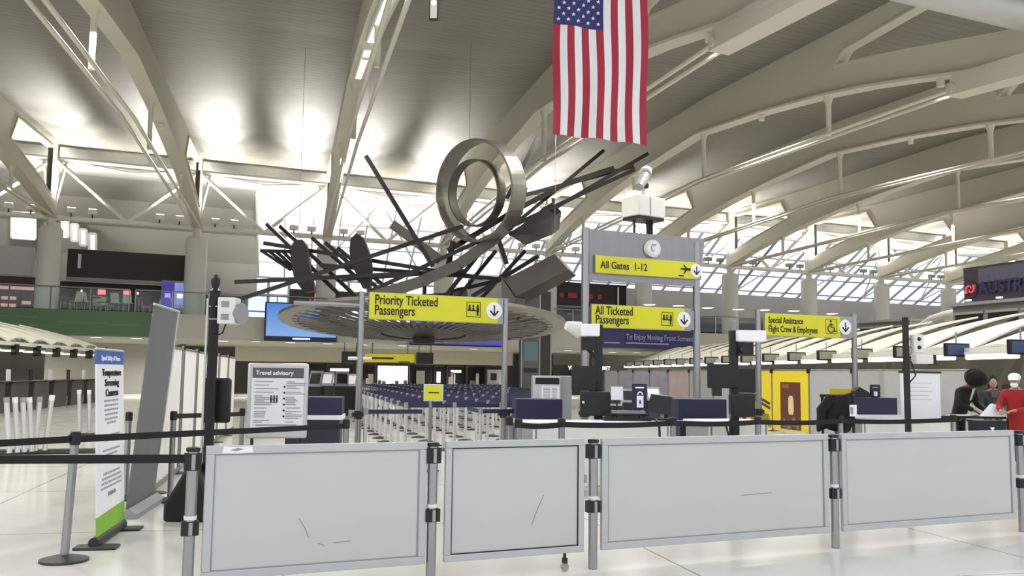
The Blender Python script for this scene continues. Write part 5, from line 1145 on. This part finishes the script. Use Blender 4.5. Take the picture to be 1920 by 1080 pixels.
MB().box(0, w, .0, .8, -.15, h).build('case', mat('sign_plum', '#2a2430', .5), t); MB().box(w * .18, w, -.04, .0, h * .45, h * .92).build('back_panel', mat('sign_slate', '#4c4a5c', .5, var=.3), t)
k = MB()
for q in range(2):
    pts = [(.36 + (.03 + .03 * j) * math.cos(q * PI + j * .55), -.06, .33 + (.03 + .03 * j) * math.sin(q * PI + j * .55)) for j in range(8)]; k.tube(pts, [.02 + .006 * j for j in range(8)], 6)
k.build('swirl', mat('swirl_red', '#c0505a', .5, emit=.4), t); MB().tube([(.36, -.03, .33), (.36, -.0, .33)], .34, 20).build('swirl_disc', mat('swirl_dark', '#2c1220', .5), t)
text('lettering', 'AUSTRIAN', mat('sign_violet', '#221d4c', .5, emit=.05), t, (.8, -.08, .14), .62, 1.05, 'LEFT', .03)
for x in (.35, 1.8): MB().box(x, x + .22, -.3, -.2, -.14, -.08).build('spot_lamp', m_wlit, t)
k = MB(); k.prism([V((a.x, a.y, 0)) + V((0, .05, 3.95)), V((b.x + .0, b.y + .05, 3.95)), V((b.x, b.y + .05, zl - .15)), V((a.x, a.y + .05, zl - .15))], (.1, .7, 0)); k.build('stand', m_dark, t, world=True)
# --- low side beyond the banners
LA, LB = gnd(-60, 788), gnd(150, 762); LA.z = LB.z = 0; ld = (LB - LA).normalized(); lo = V((-ld.y, ld.x, 0))
LA0 = LA - ld * 3; nC = 8; lc = 2.0
m_cd = mat('counter_charcoal', '#3f3e3c', .35, .2); m_cw = mat('back_steel', '#6c6b68', .28, .6, var=.2, scale=.6)
for q in range(nC):
    p = LA0 + ld * lc * q
    t = thing('check_in_counter', 'charcoal check-in counter beyond the screening banner, %s from our end' % ORD[q + 1], 'counter', p, math.atan2(ld.y, ld.x), 'charcoal check-in counters')
    MB().box(.05, lc - .45, .0, .7, 0.08, 1.0).build('body', m_cd, t, bevel=.01); MB().box(0, lc - .4, -.08, .75, 1.0, 1.05).build('worktop', m_black, t); MB().box(lc - .42, lc - .02, .1, .8, 0, .45).build('baggage_belt', m_grey, t); MB().box(.05, lc - .45, .02, .68, 0, .08).build('plinth', m_alu, t)
    k = MB(); k.prism([(.5, .3, 1.05), (.8, .3, 1.05), (.75, .3, 1.42), (.45, .3, 1.42)], (0, .04, 0)); k.build('monitor', m_paper if q % 2 else m_dark, t)
    sail('cream curved canopy sail over the charcoal counters, %s from our end' % ORD[q + 1], p + ld * .1 + lo * .2, ld, lo, lc, 2.2, 2.28, 2.65, .45, 'canopy sails over the charcoal counters')
    hang_mon(p + ld * .6 + lo * .15 + V((0, 0, 1.88)), math.atan2(ld.y, ld.x) + .55, 'dark monitor hanging over the charcoal counters, %s from our end' % ORD[q + 1], m_black, 'monitors over the charcoal counters', .7, .34, .2)
    t = thing('light_bar', 'white light panel under the canopy over the charcoal counters, %s from our end' % ORD[q + 1], 'light', p + ld * 1.2 + lo * .3 + V((0, 0, 2.0)), math.atan2(ld.y, ld.x), 'light panels over the charcoal counters')
    MB().box(0, .6, 0, .5, 0, .05).build('tube', MATS['tube_white'], t); MB().box(-.03, .63, -.03, .53, .05, .09).build('fitting', m_white, t)
    l = D.lights.new('panel_light', 'SPOT'); l.energy = 60; l.spot_size = R(150); l.spot_blend = .5; l.shadow_soft_size = .25; o = D.objects.new('panel_light', l); COL.objects.link(o); o.location = p + ld * 1.5 + lo * .5 + V((0, 0, 1.95))
w_ = MB(); w_.prism([LA0 - ld * 8 + lo * 2.6, LA0 + ld * 17 + lo * 2.6, LA0 + ld * 17 + lo * 2.6 + V((0, 0, 2.5)), LA0 - ld * 8 + lo * 2.6 + V((0, 0, 2.5))], lo * .2); struct(w_.build('wall_counter', m_cw, smooth=False))
k = MB(); k.bar(LA0 - ld * 4 + lo * .2 + V((0, 0, 2.24)), LA0 + ld * 16.4 + lo * .2 + V((0, 0, 2.24)), .1, .12); struct(k.build('canopy_edge_beam', m_white, smooth=False))
# stanchion storage trays
def tray(p, L, rz, lb):
    t = thing('storage_tray', lb, 'tray', p, rz); MB().box(-L / 2, L / 2, -.22, .22, .0, .05).build('plate', m_base, t, bevel=.02); MB().box(-L / 2 + .05, L / 2 - .05, -.17, .17, .05, .065).build('rubber_mat', m_black, t); return t
p = gnd(70, 850); p.z = 0; tray(p, 1.9, .35, 'dark floor tray holding six loose white stanchions by the charcoal counters')
k0 = None
for q, (px0, py0, px1, py1) in enumerate(((18, 850, 12, 745), (33, 848, 28, 745), (46, 846, 43, 745), (60, 842, 55, 745), (66, 842, 75, 744), (84, 836, 98, 741))):
    a = at(px0, py0, 15.3 + q * .12); a.z = .07; b = at(px1, py1, 15.3 + q * .12); t = thing('loose_stanchion', 'pale stanchion pole standing in the floor tray, %s from the edge' % ORD[q + 1], 'stanchion', a, 0, 'loose stanchions in the floor tray')
    e = b - a; MB().tube([(0, 0, 0), e * .95], .042, 10).build('pole', m_alu, t); MB().tube([e * .9, e], .046, 10).build('head', m_white if q % 2 else m_grey, t)
p = gnd(172, 818); p.z = 0; tray(p, .9, .35, 'small dark floor tray holding three loose stanchions behind the screening banner')
for q, px in enumerate((163, 171, 180)):
    a = p + V((math.cos(.35), math.sin(.35), 0)) * (-.25 + .2 * q); a.z = .066; e = V((-.06, 0, .95)); t = thing('loose_stanchion', 'pale stanchion pole in the small tray by the screening banner, %s of three' % ORD[q + 1], 'stanchion', a, 0, 'loose stanchions in the small tray')
    MB().tube([(0, 0, 0), e * .95], .04, 10).build('pole', m_alu, t); MB().tube([e * .9, e], .044, 10).build('head', m_white, t)
# plain side walls of the hall
for n_, (p, q) in {'low': (hall(-3.2, 30), hall(-3.2, -13)), 'office': (hall(11.5, 10), hall(11.5, -13))}.items():
    w_ = MB(); w_.prism([p, q, q + V((0, 0, 11.3)), p + V((0, 0, 11.3))], RW * (-.3 if n_ == 'low' else .3)); struct(w_.build('wall_' + n_, mat('hall_wall', '#a9a7a0', .6), smooth=False))
